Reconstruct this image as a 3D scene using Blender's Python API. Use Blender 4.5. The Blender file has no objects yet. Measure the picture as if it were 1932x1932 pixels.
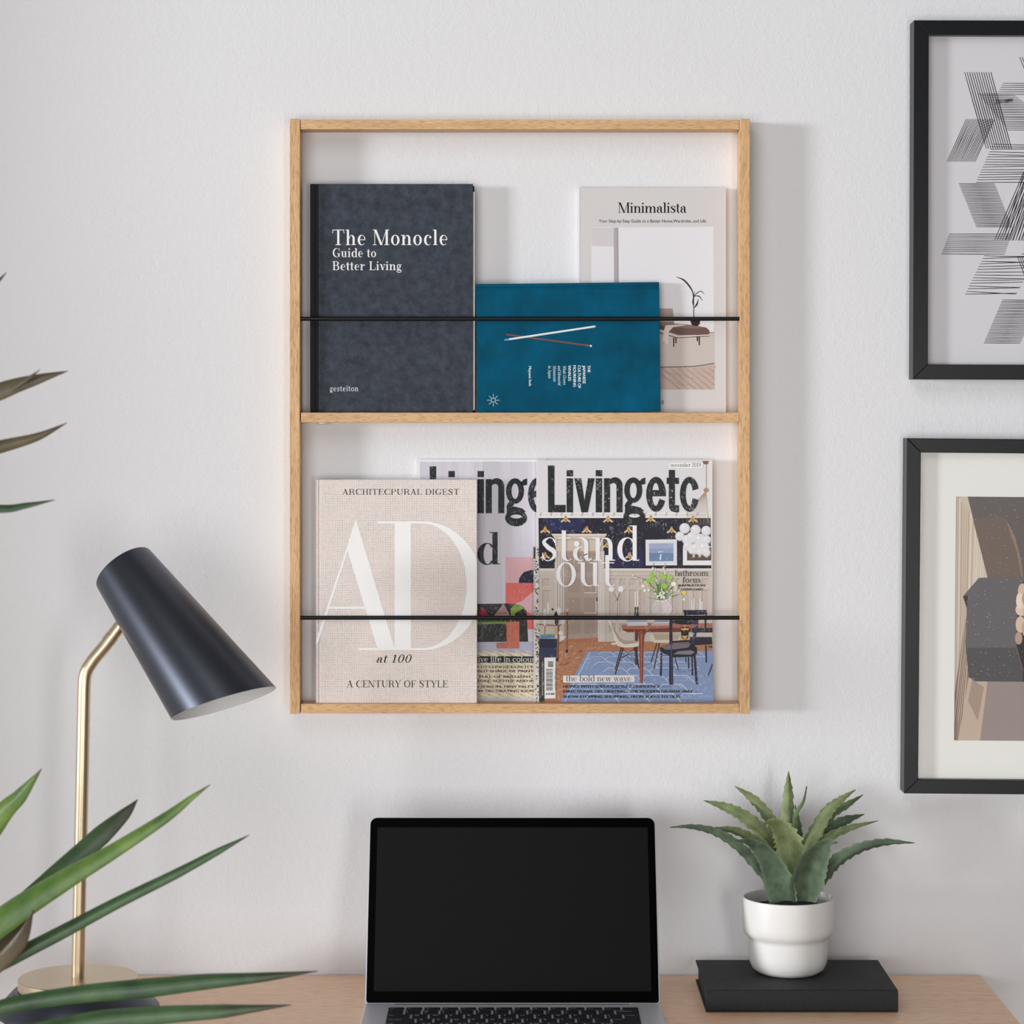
import bpy, bmesh, math, random
from mathutils import Vector, Matrix
random.seed(7)
sc = bpy.context.scene
col = sc.collection

# ---------------------------------------------------------------- camera, world, lights, exposure
F = 4706.0            # focal length in pixels of the 1932 px frame
CX, CY = 966.0, 775.0 # where the line of sight level with the lens meets the frame
CAMZ, CAMY = 1.4728, -3.2
cam_d = bpy.data.cameras.new('camera')
cam = bpy.data.objects.new('camera', cam_d); col.objects.link(cam)
cam.location = (0, CAMY, CAMZ); cam.rotation_euler = (math.pi/2, 0, 0)
cam_d.sensor_width = 36; cam_d.lens = 36*F/1932
cam_d.shift_y = -(966-CY)/1932
cam_d.clip_start = .05
cam_d.dof.use_dof = True; cam_d.dof.focus_distance = 3.14; cam_d.dof.aperture_fstop = 9.0
sc.camera = cam

world = bpy.data.worlds.new('world'); sc.world = world; world.use_nodes = True
bg = world.node_tree.nodes['Background']
bg.inputs[0].default_value = (1.0, .970, .945, 1); bg.inputs[1].default_value = .11

sun_d = bpy.data.lights.new('window_daylight', 'SUN'); sun_d.energy = 2.0; sun_d.angle = math.radians(8.5)
sun_d.color = (.95, .975, 1.0)
sun = bpy.data.objects.new('window_daylight', sun_d); col.objects.link(sun)
sun.rotation_euler = Vector((.914, .405, -.030)).to_track_quat('-Z', 'Y').to_euler()

def area(name, loc, target, size, size_y, energy, color=(1, 1, 1), spread=180):
    d = bpy.data.lights.new(name, 'AREA'); d.shape = 'RECTANGLE'; d.size = size; d.size_y = size_y
    d.energy = energy; d.color = color; d.spread = math.radians(spread)
    o = bpy.data.objects.new(name, d); col.objects.link(o); o.location = loc
    o.rotation_euler = (Vector(target)-Vector(loc)).to_track_quat('-Z', 'Y').to_euler()
    return o
area('softbox', (-.9, -3.1, 3.6), (0.25, 0, .7), 2.4, 2.0, 30, (1.0, .985, .975))
area('right_fill', (.95, -4.2, .95), (.5, 0, .65), .5, 1.5, 29, (1.0, .985, .97))  # added narrow fill from the front, brightens the lower right wall; no real window
area('left_fill', (-1.3, -4.2, .95), (0.0, 0, .65), 2.0, 1.5, 50, (1.0, .985, .98))  # added broad fill from the front left, lifts the lower wall; no real window

sc.view_settings.view_transform = 'Standard'; sc.view_settings.look = 'None'
sc.view_settings.exposure = -0.04; sc.view_settings.gamma = 1.0; sc.view_settings.use_curve_mapping = False

# ---------------------------------------------------------------- helpers
def P(px, py, y=0.0):
    k = (y-CAMY)/F
    return Vector(((px-CX)*k, y, CAMZ-(py-CY)*k))
def PZ(px, py, z):          # the point of the level plane z seen at that pixel
    d = (CAMZ-z)*F/(py-CY)
    return Vector(((px-CX)*d/F, d+CAMY, z))
def s2l(c):
    return c/12.92 if c <= .04045 else ((c+.055)/1.055)**2.4
def rgb(r, g, b, k=1.0):
    return tuple(min(.95, s2l(v/255)/k) for v in (r, g, b))
KW = .80                    # a white surface on the wall renders at about this much of its own colour
def prn(c, k=KW):
    return rgb(*c, k)

def new_mat(name):
    m = bpy.data.materials.new(name); m.use_nodes = True
    nt = m.node_tree; return m, nt, nt.nodes, nt.links, nt.nodes['Principled BSDF']
def mat(name, c, rough=.6, metal=0.0, bump=None, spec=None, coat=0):
    m, nt, n, l, b = new_mat(name)
    b.inputs['Base Color'].default_value = (*c, 1); b.inputs['Roughness'].default_value = rough
    b.inputs['Metallic'].default_value = metal
    if spec is not None: b.inputs['Specular IOR Level'].default_value = spec
    if coat: b.inputs['Coat Weight'].default_value = coat
    if bump:
        tc = n.new('ShaderNodeTexCoord'); nz = n.new('ShaderNodeTexNoise'); bp = n.new('ShaderNodeBump')
        nz.inputs['Scale'].default_value = bump[0]; nz.inputs['Detail'].default_value = 3
        bp.inputs['Strength'].default_value = bump[1]; bp.inputs['Distance'].default_value = bump[2]
        l.new(tc.outputs['Object'], nz.inputs['Vector']); l.new(nz.outputs[0], bp.inputs['Height'])
        l.new(bp.outputs[0], b.inputs['Normal'])
    return m
def ramp(n, stops):
    r = n.new('ShaderNodeValToRGB'); e = r.color_ramp.elements
    while len(e) < len(stops): e.new(.5)
    for i, (p, c) in enumerate(stops):
        e[i].position = p; e[i].color = (*c, 1)
    return r
def mixc(n, l, mode, fac, a, b):
    x = n.new('ShaderNodeMix'); x.data_type = 'RGBA'; x.blend_type = mode
    for sock, v in ((x.inputs[0], fac), (x.inputs[6], a), (x.inputs[7], b)):
        if hasattr(v, 'is_output') or isinstance(v, bpy.types.NodeSocket): l.new(v, sock)
        elif isinstance(v, (int, float)): sock.default_value = v
        else: sock.default_value = (*v, 1)
    return x.outputs[2]
def noise(n, l, vec, scale, detail=4, rough=.5, dist=0):
    z = n.new('ShaderNodeTexNoise'); z.inputs['Scale'].default_value = scale
    z.inputs['Detail'].default_value = detail; z.inputs['Roughness'].default_value = rough
    z.inputs['Distortion'].default_value = dist
    l.new(vec, z.inputs['Vector']); return z.outputs[0]
def mapped(n, l, scale, rot=(0, 0, 0), loc=(0, 0, 0)):
    tc = n.new('ShaderNodeTexCoord'); mp = n.new('ShaderNodeMapping')
    mp.inputs['Scale'].default_value = scale; mp.inputs['Rotation'].default_value = rot
    mp.inputs['Location'].default_value = loc
    l.new(tc.outputs['Object'], mp.inputs['Vector']); return mp.outputs[0]
def wood(name, axis, light, dark, dash, rough=.5, fine=1.0, loc=(0, 0, 0)):
    m, nt, n, l, b = new_mat(name)
    def sc3(long, short): return tuple(long if i == axis else short for i in range(3))
    v1 = mapped(n, l, sc3(9*fine, 160*fine), loc=loc)
    g = noise(n, l, v1, 1.0, 5, .6, .6)
    r = ramp(n, [(.3, dark), (.62, light)]); l.new(g, r.inputs[0])
    v2 = mapped(n, l, sc3(85*fine, 950*fine), loc=loc)
    d = noise(n, l, v2, 1.0, 2, .5)
    r2 = ramp(n, [(.50, (0, 0, 0)), (.66, (1, 1, 1))]); l.new(d, r2.inputs[0])
    mx = mixc(n, l, 'MIX', .0, r.outputs[0], dash)
    x = mx.node; mm = n.new('ShaderNodeMath'); mm.operation = 'MULTIPLY'; mm.inputs[1].default_value = .62
    l.new(r2.outputs[0], mm.inputs[0]); l.new(mm.outputs[0], x.inputs[0])
    l.new(mx, b.inputs['Base Color']); b.inputs['Roughness'].default_value = rough
    bp = n.new('ShaderNodeBump'); bp.inputs['Strength'].default_value = .15; bp.inputs['Distance'].default_value = .0004
    l.new(d, bp.inputs['Height']); l.new(bp.outputs[0], b.inputs['Normal'])
    return m
def print_mat(name, rough=.55, scratch=0, crease=0):
    m, nt, n, l, b = new_mat(name)
    a = n.new('ShaderNodeVertexColor'); a.layer_name = 'Col'
    out = a.outputs[0]
    if scratch:
        v = mapped(n, l, (420, 420, 260), rot=(0, .6, 0)); z = noise(n, l, v, 1.0, 3, .65, 1.2)
        r = ramp(n, [(.60, (0, 0, 0)), (.65, (1, 1, 1))]); l.new(z, r.inputs[0])
        v2 = mapped(n, l, (22, 22, 22)); z2 = noise(n, l, v2, 1.0, 2)
        r2 = ramp(n, [(.42, (0, 0, 0)), (.62, (1, 1, 1))]); l.new(z2, r2.inputs[0])
        mm = n.new('ShaderNodeMath'); mm.operation = 'MULTIPLY'; l.new(r.outputs[0], mm.inputs[0]); l.new(r2.outputs[0], mm.inputs[1])
        m2 = n.new('ShaderNodeMath'); m2.operation = 'MULTIPLY'; m2.inputs[1].default_value = scratch; l.new(mm.outputs[0], m2.inputs[0])
        out = mixc(n, l, 'MIX', 0, out, (.75, .74, .74)); l.new(m2.outputs[0], out.node.inputs[0])
    l.new(out, b.inputs['Base Color']); b.inputs['Roughness'].default_value = rough; b.inputs['Specular IOR Level'].default_value = .16
    if crease:
        v = mapped(n, l, (40, 40, 14)); z = noise(n, l, v, 1.0, 3, .6, 1.0)
        bp = n.new('ShaderNodeBump'); bp.inputs['Strength'].default_value = crease; bp.inputs['Distance'].default_value = .002
        l.new(z, bp.inputs['Height']); l.new(bp.outputs[0], b.inputs['Normal'])
    return m

ORG = {}
class MB:
    def __init__(s): s.v = []; s.f = []; s.mi = []; s.c = []; s.sm = []
    def add(s, verts, faces, mi=0, c=None, smooth=False):
        o = len(s.v); s.v += [Vector(p) for p in verts]
        for f in faces:
            s.f.append([o+i for i in f]); s.mi.append(mi); s.c.append(c); s.sm.append(smooth)
        return s
    def box(s, x0, x1, y0, y1, z0, z1, mi=0, c=None):
        x0, x1 = sorted((x0, x1)); y0, y1 = sorted((y0, y1)); z0, z1 = sorted((z0, z1))
        v = [(x, y, z) for z in (z0, z1) for y in (y0, y1) for x in (x0, x1)]
        return s.add(v, [(0, 2, 3, 1), (4, 5, 7, 6), (0, 1, 5, 4), (2, 6, 7, 3), (0, 4, 6, 2), (1, 3, 7, 5)], mi, c)
    def lathe(s, prof, o=(0, 0, 0), M=None, n=48, mi=0, c=None):
        v = []; f = []; k = len(prof)
        for (r, z) in prof:
            for i in range(n):
                a = 2*math.pi*i/n; p = Vector((r*math.cos(a), r*math.sin(a), z))
                if M: p = M @ p
                v.append(p+Vector(o))
        for j in range(k-1):
            for i in range(n):
                f.append((j*n+i, j*n+(i+1) % n, (j+1)*n+(i+1) % n, (j+1)*n+i))
        if prof[0][0] > 1e-6: f.append(tuple(range(n))[::-1])
        if prof[-1][0] > 1e-6: f.append(tuple((k-1)*n+i for i in range(n)))
        return s.add(v, f, mi, c, True)
    def tube(s, pts, r, n=16, mi=0, c=None, cap=True):
        pts = [Vector(p) for p in pts]; v = []; f = []; N = None
        rs = r if isinstance(r, (list, tuple)) else [r]*len(pts)
        for i, p in enumerate(pts):
            t = (pts[min(i+1, len(pts)-1)]-pts[max(i-1, 0)]).normalized()
            if N is None: N = t.orthogonal().normalized()
            N = (N-t*N.dot(t)).normalized(); B = t.cross(N)
            for k in range(n):
                a = 2*math.pi*k/n; v.append(p+(N*math.cos(a)+B*math.sin(a))*rs[i])
        for i in range(len(pts)-1):
            for k in range(n):
                f.append((i*n+k, i*n+(k+1) % n, (i+1)*n+(k+1) % n, (i+1)*n+k))
        if cap:
            f.append(tuple(range(n))[::-1]); f.append(tuple((len(pts)-1)*n+k for k in range(n)))
        return s.add(v, f, mi, c, True)
    def prism(s, outline, d, mi=0, c=None, smooth=False):   # closed outline swept by vector d
        n = len(outline); d = Vector(d); a = [Vector(p) for p in outline]
        f = [tuple(range(n)), tuple(range(n, 2*n))[::-1]]+[(i, i+n, (i+1) % n+n, (i+1) % n) for i in range(n)]
        return s.add(a+[p+d for p in a], f, mi, c, smooth)
    def xf(s, M): s.v = [M @ p for p in s.v]; return s
    def build(s, name, mats, parent=None, bevel=0, origin=None, subsurf=0, seg=2, sharp=35):
        org = Vector(origin) if origin is not None else (ORG[parent.name] if parent else Vector((0, 0, 0)))
        me = bpy.data.meshes.new(name)
        me.from_pydata([tuple(p-org) for p in s.v], [], s.f)
        if not isinstance(mats, (list, tuple)): mats = [mats]
        for m in mats: me.materials.append(m)
        for p, mi, sm in zip(me.polygons, s.mi, s.sm): p.material_index = mi; p.use_smooth = sm
        if any(c is not None for c in s.c):
            at = me.color_attributes.new('Col', 'FLOAT_COLOR', 'CORNER')
            buf = []
            for p, c in zip(me.polygons, s.c):
                buf += list((*(c or (.7, .7, .7)), 1.0))*p.loop_total
            at.data.foreach_set('color', buf)
        bm = bmesh.new(); bm.from_mesh(me)
        if all(c is None for c in s.c): bmesh.ops.recalc_face_normals(bm, faces=bm.faces)
        for e in bm.edges:
            if len(e.link_faces) == 2 and e.calc_face_angle(0) > math.radians(sharp): e.smooth = False
        bm.to_mesh(me); bm.free(); me.update()
        o = bpy.data.objects.new(name, me); col.objects.link(o)
        if parent: o.parent = parent
        else: o.location = org
        ORG[o.name] = org
        if bevel:
            b = o.modifiers.new('bevel', 'BEVEL'); b.width = bevel; b.segments = seg; b.limit_method = 'ANGLE'
            b.angle_limit = math.radians(40); b.harden_normals = False
        if subsurf:
            b = o.modifiers.new('sub', 'SUBSURF'); b.levels = subsurf; b.render_levels = subsurf
        return o
def thing(name, loc, label, cat, group=None):
    o = bpy.data.objects.new(name, None); col.objects.link(o); o.location = loc; o.empty_display_size = .05
    o['label'] = label; o['category'] = cat
    if group: o['group'] = group
    ORG[o.name] = Vector(loc); return o
def struct(o): o['kind'] = 'structure'; return o
def spline(pts, n=8):
    pts = [Vector(p) for p in pts]; q = [pts[0]*2-pts[1]]+pts+[pts[-1]*2-pts[-2]]; out = []
    for i in range(1, len(q)-2):
        for k in range(n):
            t = k/n; a, b, c, d = q[i-1:i+3]
            out.append(.5*(2*b+(c-a)*t+(2*a-5*b+4*c-d)*t*t+(3*b-a-3*c+d)*t**3))
    out.append(pts[-1]); return out
def lerps(vals, n):       # resample a list of numbers to n samples
    r = []
    for i in range(n):
        u = i/(n-1)*(len(vals)-1); k = min(int(u), len(vals)-2); r.append(vals[k]+(vals[k+1]-vals[k])*(u-k))
    return r

# ---------------------------------------------------------------- drawn serif letters (unit em, cap height .70)
def ring(cx, cy, rx, ry, ix, iy, irx, iry, a0=0, a1=360, n=None):
    n = n or max(6, int(abs(a1-a0)/11)); o = []
    for k in range(n):
        q = []
        for a in (a0+(a1-a0)*k/n, a0+(a1-a0)*(k+1)/n):
            c, s = math.cos(math.radians(a)), math.sin(math.radians(a)); q.append(((cx+rx*c, cy+ry*s), (ix+irx*c, iy+iry*s)))
        o.append([q[0][0], q[1][0], q[1][1], q[0][1]])
    return o
def ell(cx, cy, rx, ry, n=16):
    return [[(cx+rx*math.cos(2*math.pi*k/n), cy+ry*math.sin(2*math.pi*k/n)) for k in range(n)]]
def rc(x0, y0, x1, y1): return [[(x0, y0), (x1, y0), (x1, y1), (x0, y1)]]
def vv(xa, ya, xb, yb, w): return [[(xa, ya), (xa+w, ya), (xb+w, yb), (xb, yb)]]
def stroke(pts, ws, n=6):
    sp = [Vector((*p, 0)) for p in pts]; sp = spline(sp, n); w = lerps(ws, len(sp)); o = []; pr = None
    for i, p in enumerate(sp):
        t = (sp[min(i+1, len(sp)-1)]-sp[max(i-1, 0)]).normalized(); nn = Vector((-t.y, t.x, 0))*w[i]/2
        cur = ((p+nn)[:2], (p-nn)[:2])
        if pr: o.append([pr[0], cur[0], cur[1], pr[1]])
        pr = cur
    return o
def serif(ch, T=.10, t=.028):
    X, C = .46, .70
    st = lambda x, y0, y1: rc(x, y0, x+T, y1)
    hs = lambda x0, x1, y: rc(x0, y, x1, y+t)
    def foot(x): return hs(x-.055, x+T+.055, 0)
    def arch(xa, xb, y0=.29):   # right stem outer edge xb, springing from xa
        cx = (xa+xb)/2; rx = (xb-xa)/2
        return ring(cx, y0, rx, X-y0, (xa+t+xb-T)/2, y0, (xb-T-xa-t)/2, X-y0-t*1.3, 180, 0)
    if ch == ' ': return [], .24
    if ch == 'i': return st(.07, 0, X)+foot(.07)+hs(0, .07, X-t)+ell(.07+T/2, .63, .058, .058), T+.15
    if ch == 'l': return st(.07, 0, C)+foot(.07)+hs(0, .07, C-t), T+.15
    if ch in 'nhmr':
        p = st(.07, 0, C if ch == 'h' else X)+foot(.07)+hs(0, .07, (C if ch == 'h' else X)-t)
        if ch == 'r': return p+ring(.07+T+.10, .30, .10, .16, .07+T+.115, .30, .085, .16-t, 180, 60)+ell(.07+T+.145, .39, .055, .055), T+.30
        w = .21; x = .07+T; k = 2 if ch == 'm' else 1
        for i in range(k): p += arch(x, x+w+T*.5+.02)+st(x+w+.02-T*.5, 0, .29)+foot(x+w+.02-T*.5); x += w+T*.5+.02
        return p, x+.07
    if ch == 'u':
        return st(.07, .16, X)+hs(0, .07, X-t)+ring(.07+.17, .16, .17, .17, .07+T+.10, .16, .10, .17-t, 180, 300)+st(.33, 0, X)+hs(.26, .33, X-t)+hs(.33+T, .33+T+.05, 0), .42+T
    if ch == 'o': return ring(.24, .225, .21, .24, .24, .225, .21-T, .24-t), .48
    if ch == 'e': return ring(.22, .225, .19, .24, .235+T*.15, .225, .19-T*.75, .24-t, 3, 315)+hs(.05, .39, .225), .44
    if ch == 'c': return ring(.22, .225, .19, .24, .235+T*.25, .225, .19-T*.7, .24-t, 48, 315)+ell(.34, .36, .055, .055), .42
    if ch in 'bdpq':
        L = ch in 'bp'; asc = C if ch in 'bd' else X; lo = 0 if ch in 'bd' else -.22
        if L: return st(.07, lo, asc)+(hs(.015, .07+T+.05, lo) if lo < 0 else [])+hs(0, .07, asc-t)+ring(.07+T+.12, .225, .19, .24, .07+T+.10, .225, .19-T*.8, .24-t, -140, 140), .46
        x = .36; return st(x, lo, asc)+hs(x-.06, x, asc-t)+(hs(x+T, x+T+.055, 0) if lo == 0 else hs(x-.05, x+T+.05, lo))+ring(x-.12, .225, .21, .24, x-.10, .225, .21-T, .24-t, 40, 320), x+T+.06
    if ch == 'a':
        return st(.27, .05, .33)+ring(.27+T*.5-.10+.0, .33, .10+T*.5, .135, .27-.10, .33, .10, .135-t, 0, 150)+ell(.11, .335, .06, .06)+ring(.18, .135, .15, .145, .20, .135, .15-T*.8, .145-t, 60, 300)+stroke([(.27, .20), (.27+T/2, .1), (.27+T*.8, .02), (.27+T+.08, .03)], [t, T, T*.6, t]), .36+T
    if ch == 'g':
        return ring(.20, .30, .15, .17, .20, .30, .15-T*.8, .17-t)+stroke([(.12, .16), (.06, .09), (.12, .04), (.28, .03), (.38, -.05)], [t, T*.5, T*.7, T*.8, T*.6])+ring(.22, -.09, .20, .11, .22, -.09, .20-T*.5, .11-t*1.4)+stroke([(.31, .38), (.37, .44), (.42, .43)], [t, t, T*.6]), .44
    if ch == 's':
        return stroke([(.32, .36), (.26, .44), (.17, .45), (.075, .37), (.17, .26), (.28, .19), (.30, .09), (.19, .005), (.10, .02), (.05, .11)], [T*.5, t, t, T*.85, T*1.05, T*1.1, T*.85, t, t, T*.5])+rc(.315, .30, .335, .45)+rc(.04, 0, .06, .16), .38
    if ch == 't': return st(.08, .09, .60)+hs(0, .27, X-t)+ring(.08+.12, .10, .12, .11, .08+T+.06, .10, .06, .11-t, 180, 320), .29
    if ch == 'f': return st(.08, 0, .58)+foot(.08)+hs(0, .27, X-t)+ring(.08+.13, .56, .13, .15, .08+T+.07, .56, .07, .15-t, 180, 50)+ell(.27, .64, .05, .05), .30
    if ch in 'vy':
        p = vv(.04, X, .19, 0, T)+vv(.36, X, .22, 0, t)+hs(-.01, .04+T+.05, X-t)+hs(.30, .44, X-t)
        if ch == 'y': p += stroke([(.23, .03), (.17, -.12), (.10, -.19), (.04, -.16)], [t, t, t, T*.8])
        return p, .43
    if ch == 'w':
        return vv(.04, X, .16, 0, T)+vv(.31, X, .18, 0, t)+vv(.27, X, .39, 0, T)+vv(.55, X, .42, 0, t)+hs(-.01, .04+T+.04, X-t)+hs(.24, .27+T+.03, X-t)+hs(.49, .63, X-t), .62
    if ch == 'A': return vv(.07, 0, .32, C, t)+vv(.48, 0, .27, C, T*1.1)+hs(.15, .50, .22)+hs(-.01, .17, 0)+hs(.42, .66, 0), .65
    if ch == 'M': return vv(.08, 0, .08, C, t)+vv(.09-.02, C, .37, 0, T*1.05)+vv(.66, C, .41, 0, t)+st(.64, 0, C)+hs(0, .18, 0)+hs(.57, .71+T, 0)+hs(0, .14, C-t)+hs(.62, .71+T, C-t), .72+T
    if ch == 'N': return vv(.08, 0, .08, C, t)+vv(.06, C, .48, 0, T*1.1)+vv(.58, 0, .58, C, t)+hs(0, .19, 0)+hs(0, .14, C-t)+hs(.49, .69, C-t), .70
    if ch in 'IHTLEFBDPR':
        p = st(.09, 0, C)+hs(.02, .16+T, 0)+hs(.02, .16+T, C-t)
        if ch == 'I': return p, .18+T
        if ch == 'H': return p+st(.47, 0, C)+hs(.40, .54+T, 0)+hs(.40, .54+T, C-t)+hs(.09, .5, .34), .56+T
        if ch == 'T': return st(.27, 0, C)+hs(.19, .35+T, 0)+hs(.03, .61, C-t)+vv(.02, C-.16, .05, C, t)+vv(.595, C-.16, .565, C, t), .63
        if ch == 'L': return p+hs(.09, .50, 0)+vv(.50, .19, .47, 0, t), .54
        if ch in 'EF':
            p += hs(.09, .50, C-t)+vv(.50, C-.17, .47, C, t)+hs(.09, .37, .35)+rc(.35, .27, .35+t, .45)
            if ch == 'E': p += hs(.09, .51, 0)+vv(.52, .18, .49, 0, t)
            return p, .56
        if ch == 'D': return p+hs(.09, .34, 0)+hs(.09, .34, C-t)+ring(.32, .35, .31, .35, .32, .35, .31-T*1.1, .35-t, -90, 90), .67
        if ch == 'P': return p+hs(.09, .34, C-t)+hs(.09, .34, .32)+ring(.33, .51, .22, .19, .33, .51, .22-T, .19-t, -90, 90), .58
        if ch == 'R': return p+hs(.09, .34, C-t)+hs(.09, .34, .34)+ring(.33, .52, .21, .18, .33, .52, .21-T, .18-t, -90, 90)+stroke([(.33, .35), (.45, .30), (.49, .12), (.56, .02), (.64, .03)], [t, T*.9, T, T*.7, t]), .65
        if ch == 'B': return p+hs(.09, .34, C-t)+hs(.09, .34, .36)+hs(.09, .34, 0)+ring(.33, .53, .19, .17, .33, .53, .19-T, .17-t, -90, 90)+ring(.34, .19, .23, .19, .34, .19, .23-T, .19-t, -90, 90), .60
    if ch == 'O': return ring(.36, .35, .32, .365, .36, .35, .32-T*1.1, .365-t), .72
    if ch == 'C': return ring(.36, .35, .32, .365, .37+T*.4, .35, .32-T*.65, .365-t, 48, 312)+rc(.575, .46, .575+t, C)+rc(.575, 0, .575+t, .22), .66
    if ch == 'G': return ring(.36, .35, .32, .365, .37+T*.4, .35, .32-T*.65, .365-t, 48, 305)+rc(.575, .46, .575+t, C)+st(.50, .03, .30)+hs(.42, .55+T, .30-t), .70
    if ch == 'U': return st(.09, .22, C)+hs(.02, .16+T, C-t)+ring(.33, .23, .24, .24, .345+T*.25, .23, .225-T*.6, .24-t, 180, 360)+rc(.57-t, .22, .57, C)+hs(.47, .66, C-t), .68
    if ch == 'S': return stroke([(.42, .55), (.35, .67), (.24, .69), (.09, .56), (.20, .41), (.38, .29), (.43, .15), (.27, .01), (.15, .03), (.07, .16)], [t, t, t, T, T*1.15, T*1.15, T, t, t, t])+rc(.42, .48, .42+t, .70)+rc(.055, 0, .055+t, .23), .52
    if ch == 'Y': return vv(.05, C, .26, .30, T*1.05)+vv(.53, C, .33, .30, t)+st(.25, 0, .33)+hs(.17, .33+T, 0)+hs(-.01, .23, C-t)+hs(.46, .64, C-t), .63
    if ch == 'J': return st(.18, .05, C)+hs(.10, .26+T, C-t)+stroke([(.23, .08), (.2, -.08), (.1, -.13), (.04, -.08)], [T, T*.7, t, T*.9]), .34+T
    if ch == 'W': return vv(.04, C, .22, 0, T)+vv(.42, C, .26, 0, t)+vv(.36, C, .54, 0, T)+vv(.78, C, .58, 0, t)+hs(-.02, .2, C-t)+hs(.30, .48, C-t)+hs(.70, .86, C-t), .84
    if ch == '1': return st(.16, 0, .68)+hs(.07, .27+T, 0)+stroke([(.06, .56), (.13, .60), (.2, .68)], [t, t*1.3, t]), .40
    if ch == '0': return ring(.24, .345, .20, .355, .24, .345, .20-T, .355-t), .48
    if ch == '2': return stroke([(.09, .52), (.15, .66), (.25, .68), (.35, .55), (.30, .36), (.12, .12), (.07, .03)], [T*.8, t, t, T, T*.9, t*1.5, t*1.2])+ell(.11, .52, .055, .055)+rc(.06, 0, .40, .07), .46
    if ch == '9': return ring(.22, .48, .18, .21, .22, .48, .18-T, .21-t)+stroke([(.35, .46), (.35, .25), (.25, .05), (.12, .01), (.09, .09)], [T*.8, T, t*1.6, t, T*.8]), .46
    return rc(.1, 0, .3, .4), .45

_fc = {}
def sans(txt):            # the builtin sans as flat polygons, unit em
    if txt in _fc: return _fc[txt]
    c = bpy.data.curves.new('text', 'FONT'); c.body = txt; c.resolution_u = 3
    o = bpy.data.objects.new('text', c); col.objects.link(o); m = o.to_mesh()
    pl = [[tuple(m.vertices[i].co[:2]) for i in p.vertices] for p in m.polygons]
    o.to_mesh_clear(); bpy.data.objects.remove(o); bpy.data.curves.remove(c)
    _fc[txt] = pl; return pl

class Page:
    """Print on a cover facing the room: polygons given where the photo shows them, laid on the plane y."""
    def __init__(s, mb, y, mi=1, kw=KW): s.mb, s.y, s.mi, s.k, s.kw = mb, y, mi, 0, kw
    def poly(s, pts, c, L=1, mi=None):
        s.k = (s.k+1) % 20; y = s.y-L*6e-5-s.k*2.6e-6
        v = [P(px, py, y) for px, py in pts]
        s.mb.add(v, [tuple(range(len(v)))], s.mi if mi is None else mi, prn(c, s.kw))
    def polys(s, ps, c, L=1):
        for p in ps: s.poly(p, c, L)
    def rect(s, x0, y0, x1, y1, c, L=1): s.poly([(x0, y0), (x1, y0), (x1, y1), (x0, y1)], c, L)
    def line(s, pts, w, c, L=1, n=1):
        ws = w if isinstance(w, (list, tuple)) else [w, w]
        s.polys(stroke(pts, ws, n), c, L)
    def ell(s, cx, cy, rx, ry, c, L=1, n=14): s.polys(ell(cx, cy, rx, ry, n), c, L)
    def place(s, ps, x, y, sx, sy, c, L, vert=False, sl=0.0, rot=0.0):
        if vert: rot = -math.pi/2
        cr, sr = math.cos(rot), math.sin(rot)
        for p in ps:
            q = []
            for (a, b) in p:
                u, w = (a+sl*b)*sx, b*sy
                q.append((x+u*cr-w*sr, y-u*sr-w*cr))
            s.poly(q, c, L)
    def serif(s, txt, x, y, cap, width, c, L=2, T=.10, t=.028, track=.0, vert=False, sl=0.0, rot=0.0):
        ps = []; a = 0
        for ch in txt:
            g, w = serif(ch, T, t); ps += [[(u+a, v) for u, v in p] for p in g]; a += w+track
        a -= track
        s.place(ps, x, y, width/a, cap/.70, c, L, vert, sl, rot)
    def sans(s, txt, x, y, cap, width, c, L=2, vert=False, fat=0, rot=0.0):
        ps = sans(txt); xs = [u for p in ps for u, _ in p]
        x0 = min(xs); w = max(xs)-x0; capu = .729
        for d in ((0,) if not fat else (0, fat)):
            s.place([[(u-x0+d*w/width, v) for u, v in p] for p in ps], x, y, width/w, cap/capu, c, L, vert, 0, rot)
# ---------------------------------------------------------------- materials
M = {}
def wall_mat():
    m, nt, n, l, b = new_mat('painted_plaster')
    b.inputs['Base Color'].default_value = (.795, .80, .825, 1); b.inputs['Roughness'].default_value = .75
    v = mapped(n, l, (1, 1, 1)); z = noise(n, l, v, 330, 3, .6); z2 = noise(n, l, v, 110, 2, .5)
    mm = n.new('ShaderNodeMath'); mm.operation = 'ADD'; l.new(z, mm.inputs[0]); l.new(z2, mm.inputs[1])
    bp = n.new('ShaderNodeBump'); bp.inputs['Strength'].default_value = .36; bp.inputs['Distance'].default_value = .0012
    l.new(mm.outputs[0], bp.inputs['Height']); l.new(bp.outputs[0], b.inputs['Normal'])
    return m
M['wall'] = wall_mat()
LT, DK, DS = rgb(212, 174, 128, .86), rgb(196, 154, 108, .86), rgb(150, 104, 68, .86)
M['oak_x'] = wood('oak_grain_across', 0, LT, DK, DS)
M['oak_z'] = wood('oak_grain_upright', 2, LT, DK, DS)
M['desk'] = wood('pale_oak_veneer', 0, rgb(216, 174, 148, .60), rgb(203, 160, 132, .60), rgb(172, 126, 100, .60), .45, .55)
M['floor'] = wood('floor_boards', 0, (.45, .34, .26), (.36, .26, .19), (.25, .17, .12), .5, .3)
M['black_metal'] = mat('black_metal', (.004, .004, .005), .36, spec=.3)
M['plastic_white'] = mat('white_plastic', (.8, .8, .8), .4)
M['paper_edge'] = wood('page_edges', 2, (.78, .76, .72), (.66, .64, .60), (.55, .52, .48), .8, 1.5)
M['print'] = print_mat('printed_cover', .5)
M['print_worn'] = print_mat('printed_glossy_worn_cover', .32, .75, .12)
M['print_creased'] = print_mat('printed_glossy_creased_cover', .25, .55, .45)
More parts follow.
